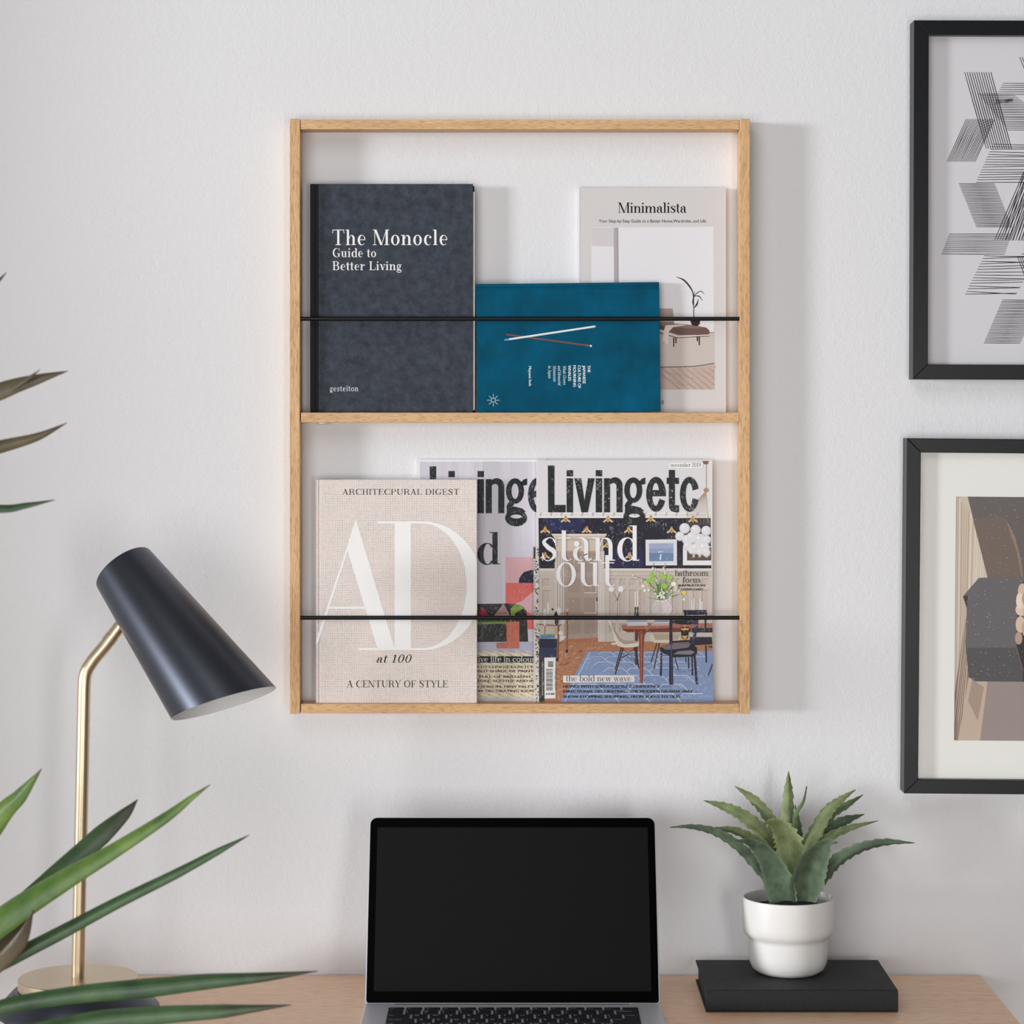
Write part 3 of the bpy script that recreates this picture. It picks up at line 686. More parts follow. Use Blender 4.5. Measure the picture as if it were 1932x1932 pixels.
    for k in range(150):
        x = 95+random.random()*650; yy = 790+random.random()*560; s_ = .5+(yy-780)/640*1.4; d = 1 if k % 2 else -1
        if yy < 815 and x > 690: continue
        if x < 300 and yy < 840: continue
        w([(x, yy), (x+46*s_, yy+16*s_*d), (x+58*s_, yy+16*s_*d+9*s_), (x+12*s_, yy+9*s_)], random.choice([(150, 98, 68), (194, 140, 106), (136, 88, 62), (186, 132, 98), (208, 156, 122)]), 10+(k % 2))
    w([(580, 910), (1850, 902), (1857, 1425), (300, 1432)], (134, 156, 198), 12)
    def RX(x, yy):   # left edge at that height
        return 580-(yy-910)*.545
    for k in range(90):
        yy = 915+random.random()**.8*500; x = RX(0, yy)+20+random.random()*(1830-RX(0, yy)-140); L_ = 60+random.random()*120
        L_ = min(L_, 1850-x); w([(x, yy), (x+L_, yy-1), (x+L_*.95, yy+4+6*random.random()), (x+5, yy+7)], random.choice([(112, 136, 186), (160, 178, 212), (92, 116, 168), (150, 170, 208)]), 13)
    WL = (228, 233, 242)
    wl([(610, 915), (345, 1425)], .9, WL, 14)
    rows = [(915, 18), (962, 24), (1014, 30), (1075, 37), (1150, 46), (1238, 55), (1335, 64), (1440, 70)]
    for i, (yy, h) in enumerate(rows[:-1]):
        y2 = rows[i+1][0]; pitch = 150+i*27; off = (i % 2)*pitch/2
        for k in range(-1, 12):
            x = 620+off+k*pitch-i*36
            a0, a1 = x-pitch*.32, x+pitch*.32
            lo = RX(0, yy)+25
            if x-pitch*.5 > lo and x+pitch*.5 < 1852:
                wl([(a0, yy), (a1, yy)], .6+i*.1, WL, 14); wl([(a1, yy), (x+pitch*.5, (yy+y2)/2), (x+pitch*.68, y2)], .6+i*.1, WL, 14) if x+pitch*.68 < 1852 else None
                wl([(a0, yy), (x-pitch*.5, (yy+y2)/2)], .6+i*.1, WL, 14)
    # framed pictures
    q([(1170, 850), (1487, 846), (1487, 1108), (1172, 1110)], (232, 232, 236), 5); q([(1178, 858), (1480, 855), (1480, 1100), (1180, 1102)], (220, 220, 226), 6)
    q([(1205, 886), (1452, 884), (1452, 1066), (1207, 1068)], (158, 170, 200), 7); q([(1206, 984), (1452, 982), (1452, 1066), (1207, 1068)], (106, 132, 168), 8); q([(1206, 940), (1452, 938), (1452, 984), (1207, 984)], (144, 156, 186), 8)
    q([(1312, 1055), (1318, 1002), (1332, 992), (1326, 1055)], (226, 230, 236), 9); q([(1290, 968), (1350, 966), (1340, 978), (1300, 980)], (196, 204, 220), 9)
    q([(1548, 915), (1834, 915), (1836, 1108), (1548, 1108)], (230, 228, 230), 5); q([(1590, 925), (1834, 925), (1835, 1060), (1590, 1060)], (92, 74, 70), 6)
    for x in (1640, 1700, 1770): q([(x, 960), (x+34, 960), (x+28, 1030), (x+6, 1030)], (196, 180, 174), 7)
    # chandelier
    q([(1745, 52), (1812, 52), (1800, 86), (1760, 86)], (140, 92, 72), 4)
    p.line([c8(1785, 86), c8(1785, 330)], .9, (124, 96, 78), 4); p.ell(*c8(1783, 348), 5, 4.5, (176, 140, 100), 6)
    for k in range(15):
        x = 1590+k*16.5
        p.line([c8(1780, 360), c8(min(x+12, 1800), 560), c8(min(x, 1822), 705)], .5, (150, 138, 126) if k % 2 else (182, 156, 112), 6, 2)
    for x, yy, r in ((1517, 815, 48), (1566, 735, 55), (1676, 752, 54), (1784, 760, 52), (1590, 850, 52), (1640, 830, 60), (1720, 850, 62), (1790, 850, 44), (1600, 915, 50), (1680, 940, 58), (1760, 930, 60), (1640, 955, 42), (1785, 980, 44), (1720, 975, 36)):
        p.ell(*c8(x, yy), r/5.367, r/5.367, (200, 200, 205), 8); p.ell(*c8(x-4, yy-5), r/5.367*.86, r/5.367*.86, (222, 222, 226), 9); p.ell(*c8(x-r*.3, yy-r*.35), r/5.367*.25, r/5.367*.2, (242, 242, 244), 10)
    # standing lamp with two globes
    wl([(880, 600), (886, 380), (912, 300)], .7, (110, 94, 84), 10); wl([(886, 382), (838, 300)], .7, (110, 94, 84), 10); wl([(862, 405), (912, 330)], .7, (110, 94, 84), 10)
    p.ell(*c7(824, 278), 5, 4.9, (236, 236, 242), 11); p.ell(*c7(919, 275), 5.1, 5.8, (236, 236, 242), 11); p.ell(*c7(884, 378), 2.2, 2, (150, 110, 72), 11); p.ell(*c7(850, 830), 5.5, 2, (226, 222, 222), 12)
    # drinks trolley
    w([(90, 628), (290, 640), (385, 598), (385, 608), (292, 654), (90, 640)], (176, 100, 70), 12); w([(282, 640), (296, 640), (290, 985), (276, 985)], (116, 64, 50), 13)
    w([(372, 510), (386, 510), (382, 900), (368, 900)], (150, 86, 62), 13); wl([(290, 830), (378, 770)], 1.5, (150, 86, 62), 13); wl([(310, 528), (345, 512), (385, 510)], 1.6, (196, 112, 62), 13); wl([(155, 640), (148, 740)], 1.4, (150, 86, 62), 13)
    p.ell(*c7(374, 905), 2.6, 3.4, (46, 34, 32), 14); p.ell(*c7(276, 990), 2.6, 3.4, (46, 34, 32), 14)
    w([(92, 780), (276, 780), (270, 965), (85, 975)], (36, 40, 60), 12); w([(98, 870), (268, 868), (262, 965), (90, 972)], (48, 56, 88), 13); w([(100, 748), (248, 738), (250, 770), (104, 780)], (86, 130, 176), 13); w([(110, 735), (246, 730), (246, 742), (110, 748)], (116, 156, 96), 14)
    for x, yy, rx, ry, c in ((150, 520, 3.2, 9, (214, 208, 204)), (182, 470, 2, 12, (226, 222, 220)), (228, 520, 3.4, 6, (206, 192, 180)), (268, 545, 4, 8, (40, 34, 38)), (292, 500, 3.6, 8, (222, 218, 216)), (130, 545, 2.6, 6, (190, 178, 170)), (262, 700, 3.2, 7, (206, 168, 110)), (310, 720, 4.4, 4, (226, 222, 226)), (325, 770, 4.6, 5, (220, 216, 218)), (270, 600, 4, 8, (46, 40, 44)), (150, 610, 3, 7, (216, 210, 206)), (330, 610, 5, 5, (200, 204, 210))):
        p.ell(*c7(x, yy), rx, ry, c, 14)
    p.ell(*c7(228, 482), 2, 2, (30, 26, 28), 15)
    # vase, flowers, candles
    p.ell(*c7(1335, 470), 19.5, 18, (218, 206, 206), 12, 24); p.ell(*c7(1290, 470), 11, 16, (204, 194, 190), 13, 20)
    for k in range(80):
        a = random.random()*6.28; r = random.random()**.5; p.ell(*c7(1325+70*r*math.cos(a), 475+70*r*math.sin(a)), .7, .7, (170, 160, 154) if k % 2 else (238, 232, 232), 14, 6)
    for k in range(46):
        a = random.gauss(0, .55); L_ = 120+random.random()*150; x1, y1 = 1325+L_*math.sin(a)*1.0, 380-L_*math.cos(a)*1.1
        wl([(1325+random.uniform(-25, 25), 385), ((1325+x1)/2+8, (385+y1)/2), (x1, y1)], [1.2, 1.0, .4], random.choice([(78, 122, 54), (112, 150, 70), (66, 104, 52), (142, 172, 94)]), 14, 3)
    for pts in ([(1300, 330), (1180, 190), (1030, 140)], [(1310, 330), (1270, 150), (1245, 25)], [(1340, 330), (1375, 150), (1362, 10)], [(1360, 330), (1480, 240), (1540, 330)]):
        wl(pts, [1.2, 1, .5], (88, 122, 62), 15, 4)
        for k in range(26):
            t = .3+.7*random.random(); x = (1-t)**2*pts[0][0]+2*t*(1-t)*pts[1][0]+t*t*pts[2][0]; yy = (1-t)**2*pts[0][1]+2*t*(1-t)*pts[1][1]+t*t*pts[2][1]
            p.ell(*c7(x+random.uniform(-14, 14), yy+random.uniform(-12, 12)), 1.4, 1.2, random.choice([(236, 218, 216), (226, 200, 198), (128, 160, 86), (240, 232, 226)]), 16, 7)
    for x, yy, r in ((1240, 130, 28), (1228, 185, 30), (1345, 155, 30), (1412, 160, 30), (1358, 245, 28), (1195, 190, 24), (1330, 130, 18)):
        for k in range(9):
            a = k*.7; p.ell(*c7(x+r*.5*math.cos(a), yy+r*.5*math.sin(a)), r/9.5, r/9.5, (150, 196, 84) if k % 2 else (176, 214, 112), 17+(k % 2), 8)
    for x, yy, r, c in ((1145, 245, 20, (240, 236, 190)), (1455, 225, 26, (244, 240, 226)), (1475, 255, 20, (232, 200, 180)), (1160, 290, 16, (240, 240, 240)), (1335, 300, 15, (226, 150, 96)), (1560, 315, 22, (240, 204, 70)), (1558, 380, 14, (236, 236, 236)), (1200, 285, 14, (240, 238, 232))):
        p.ell(*c7(x, yy), r/5.4, r/6.2, c, 18, 10)
    for k in range(34): p.ell(*c7(1330+random.gauss(0, 42), 345+random.gauss(0, 26)), 1.7, 1.4, (240, 240, 238), 18, 7)
    for x, h in ((1066, 470), (1090, 470), (1640, 390), (1660, 372), (1722, 372), (1740, 400)):
        w([(x-5, h-170 if x < 1200 else h), (x+5, h-170 if x < 1200 else h), (x+6, 545), (x-6, 545)], (240, 236, 234), 15)
    for x in (1066, 1090): w([(x-9, 458), (x+9, 458), (x+5, 500), (x+12, 545), (x-12, 545), (x-5, 500)], (70, 52, 46), 16)
    # table and chairs
    for (x0, x1, c1) in ((985, 1180, (150, 158, 182)), (1260, 1400, (130, 140, 172))):
        w([(x0, 590), (x1, 588), (x1+5, 625), (x0-5, 625)], c1, 16); w([(x0, 612), (x1+4, 610), (x1+6, 622), (x0-4, 622)], (226, 224, 226), 17)
    w([(925, 640), (1225, 618), (1846, 622), (1850, 668), (960, 672), (930, 665)], (166, 108, 92), 15); w([(985, 625), (1190, 622), (1195, 645), (988, 650)], (206, 204, 212), 17); w([(1225, 620), (1410, 618), (1410, 645), (1228, 648)], (196, 170, 160), 17)
    w([(928, 655), (940, 690), (985, 712), (1850, 712), (1848, 670), (1100, 672), (960, 668)], (122, 52, 34), 16); w([(928, 655), (960, 668), (1100, 672), (1400, 670), (1100, 682), (955, 680)], (186, 110, 82), 17); w([(1640, 672), (1848, 670), (1850, 716), (1640, 716)], (36, 30, 38), 18)
    w([(1090, 700), (1180, 704), (1160, 745), (1150, 820), (1143, 1225), (1113, 1225), (1108, 820)], (132, 58, 36), 18); w([(1120, 720), (1136, 720), (1128, 1220), (1120, 1220)], (186, 104, 70), 19); w([(1062, 712), (1094, 712), (1086, 1042), (1064, 1042)], (96, 44, 34), 15)
    CH = (226, 219, 205)
    w([(785, 592), (815, 600), (860, 690), (905, 770), (960, 800), (1105, 802), (1100, 855), (1040, 866), (950, 868), (885, 850), (850, 790), (835, 690)], CH, 18); w([(820, 612), (860, 690), (905, 770), (960, 800), (1105, 804), (1090, 818), (960, 838), (900, 800), (850, 710)], (176, 160, 138), 19)
    w([(1210, 745), (1240, 725), (1520, 730), (1520, 800), (1400, 822), (1260, 820), (1216, 795)], (214, 206, 190), 15); w([(1240, 728), (1520, 732), (1500, 790), (1270, 790)], (178, 164, 142), 16)
    LG = (62, 44, 42)
    for a, b_, wd in (((925, 868), (862, 1090), 2.2), ((945, 868), (862, 1140), 2.4), ((1055, 866), (1105, 1085), 2.2), ((1075, 866), (1100, 1060), 2), ((1285, 822), (1225, 1020), 2), ((1310, 822), (1255, 1085), 2.2), ((1465, 960), (1500, 1085), 2), ((1846, 1040), (1805, 1150), 2.2)): wl([a, b_], wd, LG, 17)
    for a, b_ in (((935, 880), (1060, 985)), ((1055, 880), (905, 1005)), ((930, 930), (1075, 1010)), ((1050, 920), (920, 970))): wl([a, b_], .8, (40, 36, 40), 17)
    NV = (30, 30, 48)
    w([(1545, 488), (1790, 488), (1782, 535), (1570, 538)], (38, 40, 60), 16); w([(1762, 488), (1790, 488), (1782, 700), (1770, 700)], NV, 17); w([(1555, 500), (1575, 500), (1580, 560), (1570, 560)], NV, 17)
    w([(1412, 585), (1440, 590), (1450, 1243), (1408, 1243)], NV, 20); w([(1425, 800), (1436, 800), (1440, 1235), (1428, 1235)], (58, 70, 120), 21)
    w([(1420, 590), (1705, 586), (1690, 620), (1640, 634), (1540, 636), (1440, 620)], (24, 22, 34), 21); w([(1675, 590), (1705, 588), (1690, 700), (1660, 830), (1640, 830), (1660, 700)], (40, 48, 88), 21)
    w([(1525, 660), (1612, 660), (1608, 700), (1600, 770), (1568, 795), (1535, 770), (1528, 700)], (28, 26, 36), 20)
    w([(1528, 668), (1548, 676), (1568, 664), (1590, 676), (1608, 668), (1604, 692), (1532, 692)], (222, 168, 84), 22); w([(1535, 750), (1600, 748), (1568, 792)], (222, 168, 84), 22); wl([(1555, 655), (1568, 640), (1582, 655)], 1.2, (222, 168, 84), 22, 3)
    w([(1440, 800), (1640, 790), (1640, 812), (1440, 822)], NV, 20)
    w([(1312, 870), (1400, 838), (1640, 822), (1690, 870), (1692, 930), (1640, 962), (1450, 968), (1370, 935), (1318, 905)], (24, 24, 36), 20); w([(1330, 866), (1410, 838), (1630, 826), (1600, 868), (1480, 885), (1380, 890)], (120, 112, 122), 21); w([(1450, 935), (1500, 905), (1630, 895), (1670, 915), (1630, 940)], (134, 128, 138), 21)
    for a, b_, wd in (((1330, 920), (1325, 1155), 3.6), ((1665, 940), (1690, 1240), 4.6), ((1640, 960), (1645, 1150), 3), ((1605, 965), (1608, 1080), 2.6), ((1780, 845), (1785, 1020), 2.8), ((1575, 970), (1582, 1020), 2)): wl([a, b_], wd, NV, 19)
    wl([(1675, 960), (1694, 1210)], 1, (62, 78, 130), 21); w([(1620, 762), (1840, 762), (1844, 835), (1640, 845), (1612, 820)], (28, 26, 34), 18); w([(1800, 850), (1846, 850), (1846, 872), (1810, 866)], (70, 66, 70), 18)
    # words
    masthead(p, 0, 0, 8)
    p.serif('stand', c8(105, 0)[0], c8(0, 1062)[1], 66.5, 187, (238, 238, 240), 22, .088, .02)
    p.serif('out', c8(250, 0)[0], c8(0, 1318)[1], 68, 114, (238, 238, 240), 23, .088, .02)
    p.rect(*c8(1408, 70), *c8(1748, 124), (240, 239, 238), 8); p.serif('november 2019', c8(1425, 0)[0], c8(0, 112)[1], 7.6, 57, (70, 70, 72), 10, .08, .035)
    DKT = (44, 40, 42)
    p.serif('bathroom', c7(1465, 0)[0], c7(0, 143)[1], 11.2, 63, DKT, 20, .085, .03); p.serif('focus', c7(1545, 0)[0], c7(0, 212)[1], 11.2, 34, DKT, 20, .085, .03)
    p.sans('INSPIRATION', c7(1502, 0)[0], c7(0, 249)[1], 4.0, 49.5, DKT, 20, fat=.6); p.sans('OVERLOAD', c7(1527, 0)[0], c7(0, 288)[1], 4.0, 41, DKT, 20, fat=.6)
    w([(335, 1152), (1058, 1148), (1060, 1218), (335, 1224)], (232, 230, 232), 20); p.serif('the bold new wave', c7(362, 0)[0], c7(0, 1210)[1], 11.3, 124, (62, 60, 64), 22, .08, .028)
    for yy, t, wd in ((1275, 'HOMES WITH SERIOUS STYLE CONFIDENCE', 183), (1325, 'DIRECTIONAL DECORATING... THE MODERN HAVANA WAY', 244.5), (1378, 'SHOW-STOPPING SHOPPING, FROM SOFAS TO TILES', 221)):
        p.sans(t, c7(335, 0)[0], c7(0, yy)[1], 5.2, wd, (30, 32, 40), 22, fat=.7)
    # barcode and worn spine edge
    w([(90, 970), (145, 970), (145, 1430), (85, 1430)], (58, 52, 50), 15); w([(145, 970), (258, 968), (258, 1382), (148, 1385)], (236, 236, 236), 20)
    yy = 1008
    while yy < 1300:
        h = random.choice([3, 4, 6, 8]); 
        if not 1058 < yy < 1078: w([(162 if yy > 1075 else 182, yy), (230 if yy > 1075 else 236, yy), (230 if yy > 1075 else 236, yy+h), (162 if yy > 1075 else 182, yy+h)], (40, 40, 42), 22)
        yy += h+random.choice([3, 4, 6])
    p.sans('9 771461 718274', *c7(248, 1090), 3.6, 39, (60, 60, 62), 22, vert=True); p.sans('£4.80', c7(160, 0)[0], c7(0, 1348)[1], 4.4, 16, (40, 40, 42), 22, fat=.5)
    p.sans('HOMES TO INSPIRE DECORATE SHOP', *c7(118, 1010), 3.0, 64, (200, 196, 194), 20, vert=True)
    w([(35, -150), (85, -150), (92, 1436), (40, 1436)], (214, 208, 202), 18)
    for k in range(150):
        yy = -150+1560*random.random(); x = 68+random.gauss(0, 9)
        w([(x, yy), (x+8+random.random()*7, yy+4), (x+4, yy+10+random.random()*16), (x-3, yy+8)], random.choice([(58, 54, 52), (90, 84, 80), (236, 232, 228), (40, 38, 38)]), 20)
    w([(36, -148), (56, -148), (52, 90), (36, 90)], (40, 42, 46), 19); w([(36, -30), (52, -30), (50, 260), (36, 260)], (232, 230, 230), 19)
    for t, yy, L_ in (('SPACES', -20, 22), ('SHOPPING', 130, 30), ('STYLE', 445, 20)): p.sans(t, c7(38, 0)[0], c7(0, yy)[1], 2.6, L_, (50, 50, 54), 21, vert=True)
magazine('magazine', 'worn glossy magazine with a dining room cover, right on the lower shelf', 1012, 1344, 868, .0065, -.0155, d_front, M['print_worn'], 'books and magazines on the lower shelf')
# ---------------------------------------------------------------- framed pictures
M['frame_black'] = mat('satin_black_frame', (.004, .005, .007), .36, spec=.28)
M['mat_board'] = mat('off_white_mount_board', rgb(226, 226, 222, .84), .9, bump=(90, .15, .0006))
M['art_paper'] = mat('aged_white_paper', rgb(222, 221, 226, 1.0), .9, bump=(60, .1, .0006))
def glass_mat():
    m, nt, n, l, b = new_mat('picture_glass')
    n.remove(b); tr = n.new('ShaderNodeBsdfTransparent'); gl = n.new('ShaderNodeBsdfGlossy'); mx = n.new('ShaderNodeMixShader'); fr = n.new('ShaderNodeLayerWeight')
    gl.inputs['Roughness'].default_value = .03
    pw_ = n.new('ShaderNodeMath'); pw_.operation = 'POWER'; pw_.inputs[1].default_value = 5
    ma = n.new('ShaderNodeMath'); ma.operation = 'MULTIPLY_ADD'; ma.inputs[1].default_value = .5; ma.inputs[2].default_value = .02
    l.new(fr.outputs['Facing'], pw_.inputs[0]); l.new(pw_.outputs[0], ma.inputs[0])
    l.new(ma.outputs[0], mx.inputs[0]); l.new(tr.outputs[0], mx.inputs[1]); l.new(gl.outputs[0], mx.inputs[2])
    l.new(mx.outputs[0], n['Material Output'].inputs[0]); return m
M['glass'] = glass_mat()
def frame(label, px0, px1, py0, py1, w, tilt, draw, mount=None):
    y = -.0335; x0, x1, z0, z1 = ex(px0, y), ex(px1, y), ez(py1, y), ez(py0, y); k = (y-CAMY)/F; w *= k
    MX = Matrix.Translation((x0, 0, (z0+z1)/2)) @ Matrix.Rotation(tilt, 4, 'Y') @ Matrix.Translation((-x0, 0, -(z0+z1)/2))
    root = thing('picture_frame', ((x0+x1)/2, -.0005, z0), label, 'picture')
    fr = MB(); o_ = [(x0, z0), (x1, z0), (x1, z1), (x0, z1)]; i_ = [(x0+w, z0+w), (x1-w, z0+w), (x1-w, z1-w), (x0+w, z1-w)]
    for k_ in range(4):
        a, b_ = k_, (k_+1) % 4
        fr.prism([(o_[a][0], y, o_[a][1]), (o_[b_][0], y, o_[b_][1]), (i_[b_][0], y, i_[b_][1]), (i_[a][0], y, i_[a][1])], (0, .033, 0))
    fr.xf(MX).build('frame_moulding', M['frame_black'], root, bevel=.0007)
    yb = -.020
    if mount:
        mx0, mx1, my0, my1 = mount; ym = -.022
        a0, a1, b0, b1 = ex(mx0, ym), ex(mx1, ym), ez(my1, ym), ez(my0, ym)
        mt = MB(); X0, X1, Z0, Z1 = x0+w*.8, x1-w*.8, z0+w*.8, z1-w*.8
        O = [(X0, Z0), (X1, Z0), (X1, Z1), (X0, Z1)]; I = [(a0, b0), (a1, b0), (a1, b1), (a0, b1)]
        for k_ in range(4):
            a, b_ = k_, (k_+1) % 4
            mt.prism([(O[a][0], ym, O[a][1]), (O[b_][0], ym, O[b_][1]), (I[b_][0], ym, I[b_][1]), (I[a][0], ym, I[a][1])], (0, .0016, 0))
        mt.xf(MX).build('mount_board', M['mat_board'], root)
    c = MB(); c.box(x0+w*.7, x1-w*.7, yb, yb+.003, z0+w*.7, z1-w*.7, 0)
    draw(Page(c, yb))
    c.xf(MX).build('print', [M['art_paper'], M['print_matt']], root)
    MB().box(x0+w*.9, x1-w*.9, -.0262, -.0247, z0+w*.9, z1-w*.9).xf(MX).build('glass_pane', M['glass'], root)
def d_hatch(p):
    BK = (26, 26, 28); S = lambda x, y: (1660+x/2.5404, y/2.542)
    def hatch(a0, a1, b0, b1, n, w=.9, jit=1.2, sk=0):   # lines from edge a0-a1 to edge b0-b1
        for k in range(n):
            t = k/(n-1); t2 = t if not sk else min(1, max(0, t+random.uniform(-sk, sk)))
            A = [a0[i]+(a1[i]-a0[i])*t for i in (0, 1)]; B = [b0[i]+(b1[i]-b0[i])*t2 for i in (0, 1)]
            d = random.uniform(-jit, jit)
            p.line([S(*A), S((A[0]+B[0])/2+d, (A[1]+B[1])/2+d), S(*B)], [w*1.05, w*1.4, w*1.05], BK, 1+(k % 3), 2)
    hatch((405, 345), (530, 345), (510, 712), (630, 712), 12, 1.2)
    hatch((413, 570), (548, 570), (322, 775), (455, 775), 18, .9, .8)
    hatch((588, 398), (560, 450), (790, 398), (790, 450), 6); hatch((470, 450), (610, 622), (640, 450), (860, 622), 22, .9)
    hatch((555, 476), (550, 496), (636, 472), (638, 484), 6, .6)
    hatch((540, 690), (460, 874), (900, 690), (900, 874), 16, 1.0, 1.5, .06)
    hatch((378, 880), (462, 1087), (550, 880), (634, 1087), 32, .9, .8)
    hatch((690, 822), (800, 822), (550, 1152), (690, 1152), 12, 1.1); hatch((690, 830), (850, 830), (590, 1152), (760, 1152), 12, 1.0)
    hatch((332, 1122), (296, 1217), (632, 1122), (600, 1217), 11, 1.0)
    hatch((500, 1226), (410, 1410), (760, 1226), (655, 1410), 15, 1.0, 1.5, .07)
    hatch((588, 1437), (500, 1644), (770, 1437), (675, 1644), 30, .9, .8)
    hatch((668, 272), (760, 272), (770, 520), (860, 520), 9, 1.1); hatch((660, 1228), (740, 1228), (800, 1600), (880, 1600), 9, 1.1); hatch((700, 1215), (680, 1217), (900, 1120), (900, 1217), 5, .9)
frame('black framed picture of hatched black line drawings, upper right of the wall', 1723.5, 2208, 38, 715.5, 28, math.radians(.16), d_hatch)
def d_still(p):
    S = lambda x, y: (1660+x/2.684, 800+y/2.684)
    def q(pts, c, L=1): p.poly([S(*t) for t in pts], c, L)
    q([(360, 350), (1400, 350), (1400, 1620), (360, 1620)], (166, 150, 140), 1)
    q([(360, 350), (436, 350), (560, 800), (440, 1100), (360, 1620)], (198, 184, 168), 2)
    for k in range(14):
        x = 372+k*12; q([(x, 350+k*14), (x+5, 350+k*14), (x+10-k*2, 1000), (x-k*3, 1560), (x-6-k*3, 1560), (x+3-k*2, 1000)], random.choice([(208, 196, 180), (186, 170, 154), (214, 204, 190), (178, 160, 146)]), 3)
    q([(360, 1600), (376, 1400), (436, 960), (452, 1280), (400, 1600)], (150, 130, 116), 4)
    for k in range(9): q([(380+k*5, 1500), (436+k*2, 960+k*14), (440+k*2, 960+k*14), (386+k*5, 1500)], (120, 104, 94) if k % 2 else (190, 172, 156), 5)
    q([(440, 1290), (560, 1300), (510, 1610), (360, 1610)], (186, 168, 152), 4); q([(470, 1290), (530, 1330), (500, 1500), (450, 1400)], (160, 142, 130), 5)
    q([(436, 350), (1400, 350), (1400, 800), (548, 790)], (104, 98, 96), 4)
    q([(470, 490), (520, 470), (600, 462), (640, 480), (680, 560), (712, 680), (730, 790), (548, 790)], (114, 102, 94), 5); q([(640, 490), (680, 560), (712, 680), (724, 770), (716, 770), (690, 640), (660, 560)], (140, 122, 106), 6)
    q([(548, 1300), (1400, 1300), (1400, 1620), (510, 1620)], (148, 136, 132), 4)
    q([(420, 870), (500, 776), (740, 768), (730, 800), (698, 862), (694, 1135), (728, 1260), (728, 1300), (484, 1300), (452, 1280), (436, 1130), (440, 930)], (104, 102, 104), 6)
    q([(420, 870), (445, 866), (440, 930)], (70, 66, 66), 7); q([(440, 1130), (694, 1128), (728, 1250), (728, 1300), (484, 1300), (484, 1282), (452, 1280)], (88, 86, 88), 7)
    q([(742, 760), (1400, 740), (1400, 1300), (728, 1300), (728, 1240), (694, 1120), (698, 862)], (62, 58, 58), 6)
    for x, yy, rx, ry, c in ((722, 840, 9, 14, (206, 182, 162)), (708, 890, 7, 16, (226, 208, 190)), (740, 880, 8, 14, (180, 150, 130)), (716, 935, 11, 12, (214, 194, 176)), (746, 950, 8, 14, (196, 170, 150)), (712, 1010, 9, 16, (206, 184, 166)), (742, 1030, 9, 16, (186, 160, 140)), (704, 1080, 7, 12, (176, 150, 134)), (770, 900, 14, 18, (214, 194, 172)), (790, 1000, 15, 18, (190, 166, 144)), (765, 1090, 12, 14, (172, 148, 130)), (840, 940, 18, 18, (220, 200, 180))):
        p.ell(*S(x, yy), rx, ry, c, 8)
    for k in range(330):
        x, yy = 440+random.random()*290, 380+random.random()*900
        if yy < 800 and x < 436+(yy-350)*.27+8: continue
        g = random.choice([150, 175, 200, 220]); r = random.choice([.35, .45, .7]); p.ell(*S(x, yy), r, r, (g, g, g), 9, 5)
frame('black framed picture of a dark box with pale mount, lower right of the wall', 1708.5, 2190, 827, 1497, 26.5, math.radians(.48), d_still, (1802, 2090, 936, 1396))

# ---------------------------------------------------------------- desk lamp
def brass(name, axis):
    m, nt, n, l, b = new_mat(name)
    b.inputs['Base Color'].default_value = (.68, .56, .39, 1); b.inputs['Metallic'].default_value = 1; b.inputs['Roughness'].default_value = .32
    s_ = [900, 900, 900]; s_[axis] = 12
    v = mapped(n, l, (12, 12, 900) if axis == 2 else (120, 120, 20)); z = noise(n, l, v, 1, 2)
    bp = n.new('ShaderNodeBump'); bp.inputs['Strength'].default_value = .12; bp.inputs['Distance'].default_value = .0003
    l.new(z, bp.inputs['Height']); l.new(bp.outputs[0], b.inputs['Normal'])
    b.inputs['Anisotropic'].default_value = .4
    return m
M['brass'] = brass('brushed_brass', 2); M['brass_plate'] = brass('brushed_brass_plate', 0)
M['lamp_black'] = mat('satin_blue_black_enamel', (.085, .092, .115), .37, .9)
M['lamp_white'] = mat('white_enamel', (.88, .90, .92), .5)
LY = -.20
b0 = PZ(147, 1909, DT); lx, ly = b0.x, b0.y
lamp = thing('desk_lamp', (lx, ly, DT), 'brass desk lamp with a black cone shade, left end of the desk', 'lamp')
LM = Matrix.Identity(4)
MB().lathe([(0, 0), (.096, 0), (.098, .002), (.097, .006), (.079, .0255), (.076, .028), (0, .028)], (lx, ly, DT), n=72).build('weighted_base', M['lamp_black'], lamp)
MB().lathe([(0, .0281), (.0700, .0281), (.0712, .0290), (.0712, .0410), (.0702, .0420), (0, .0420)], (lx, ly, DT), n=72).build('base_plate', M['brass_plate'], lamp)
zt = DT+.042
top = P(158.5, 1300, ly); bend = P(160, 1278, ly)
k1 = P(170, 1254, ly); k2 = P(190, 1228, ly); k3 = P(209, 1204, ly); k4 = P(214, 1197.5, ly)
pole_pts = [Vector((lx, ly, zt-.002)), Vector((lx+(top.x-lx)*.33, ly, zt+(top.z-zt)*.33)), Vector((lx+(top.x-lx)*.66, ly, zt+(top.z-zt)*.66)), top, bend, P(164, 1264, ly), k1, P(179, 1241, ly), k2, P(200, 1216, ly), k3]
MB().tube(pole_pts[:3]+spline(pole_pts[3:], 5), .0079, 32).build('pole', M['brass'], lamp)
MB().tube([P(203, 1211.5, ly), P(212, 1200, ly)], .0084, 32).build('swivel_collar', M['brass'], lamp)
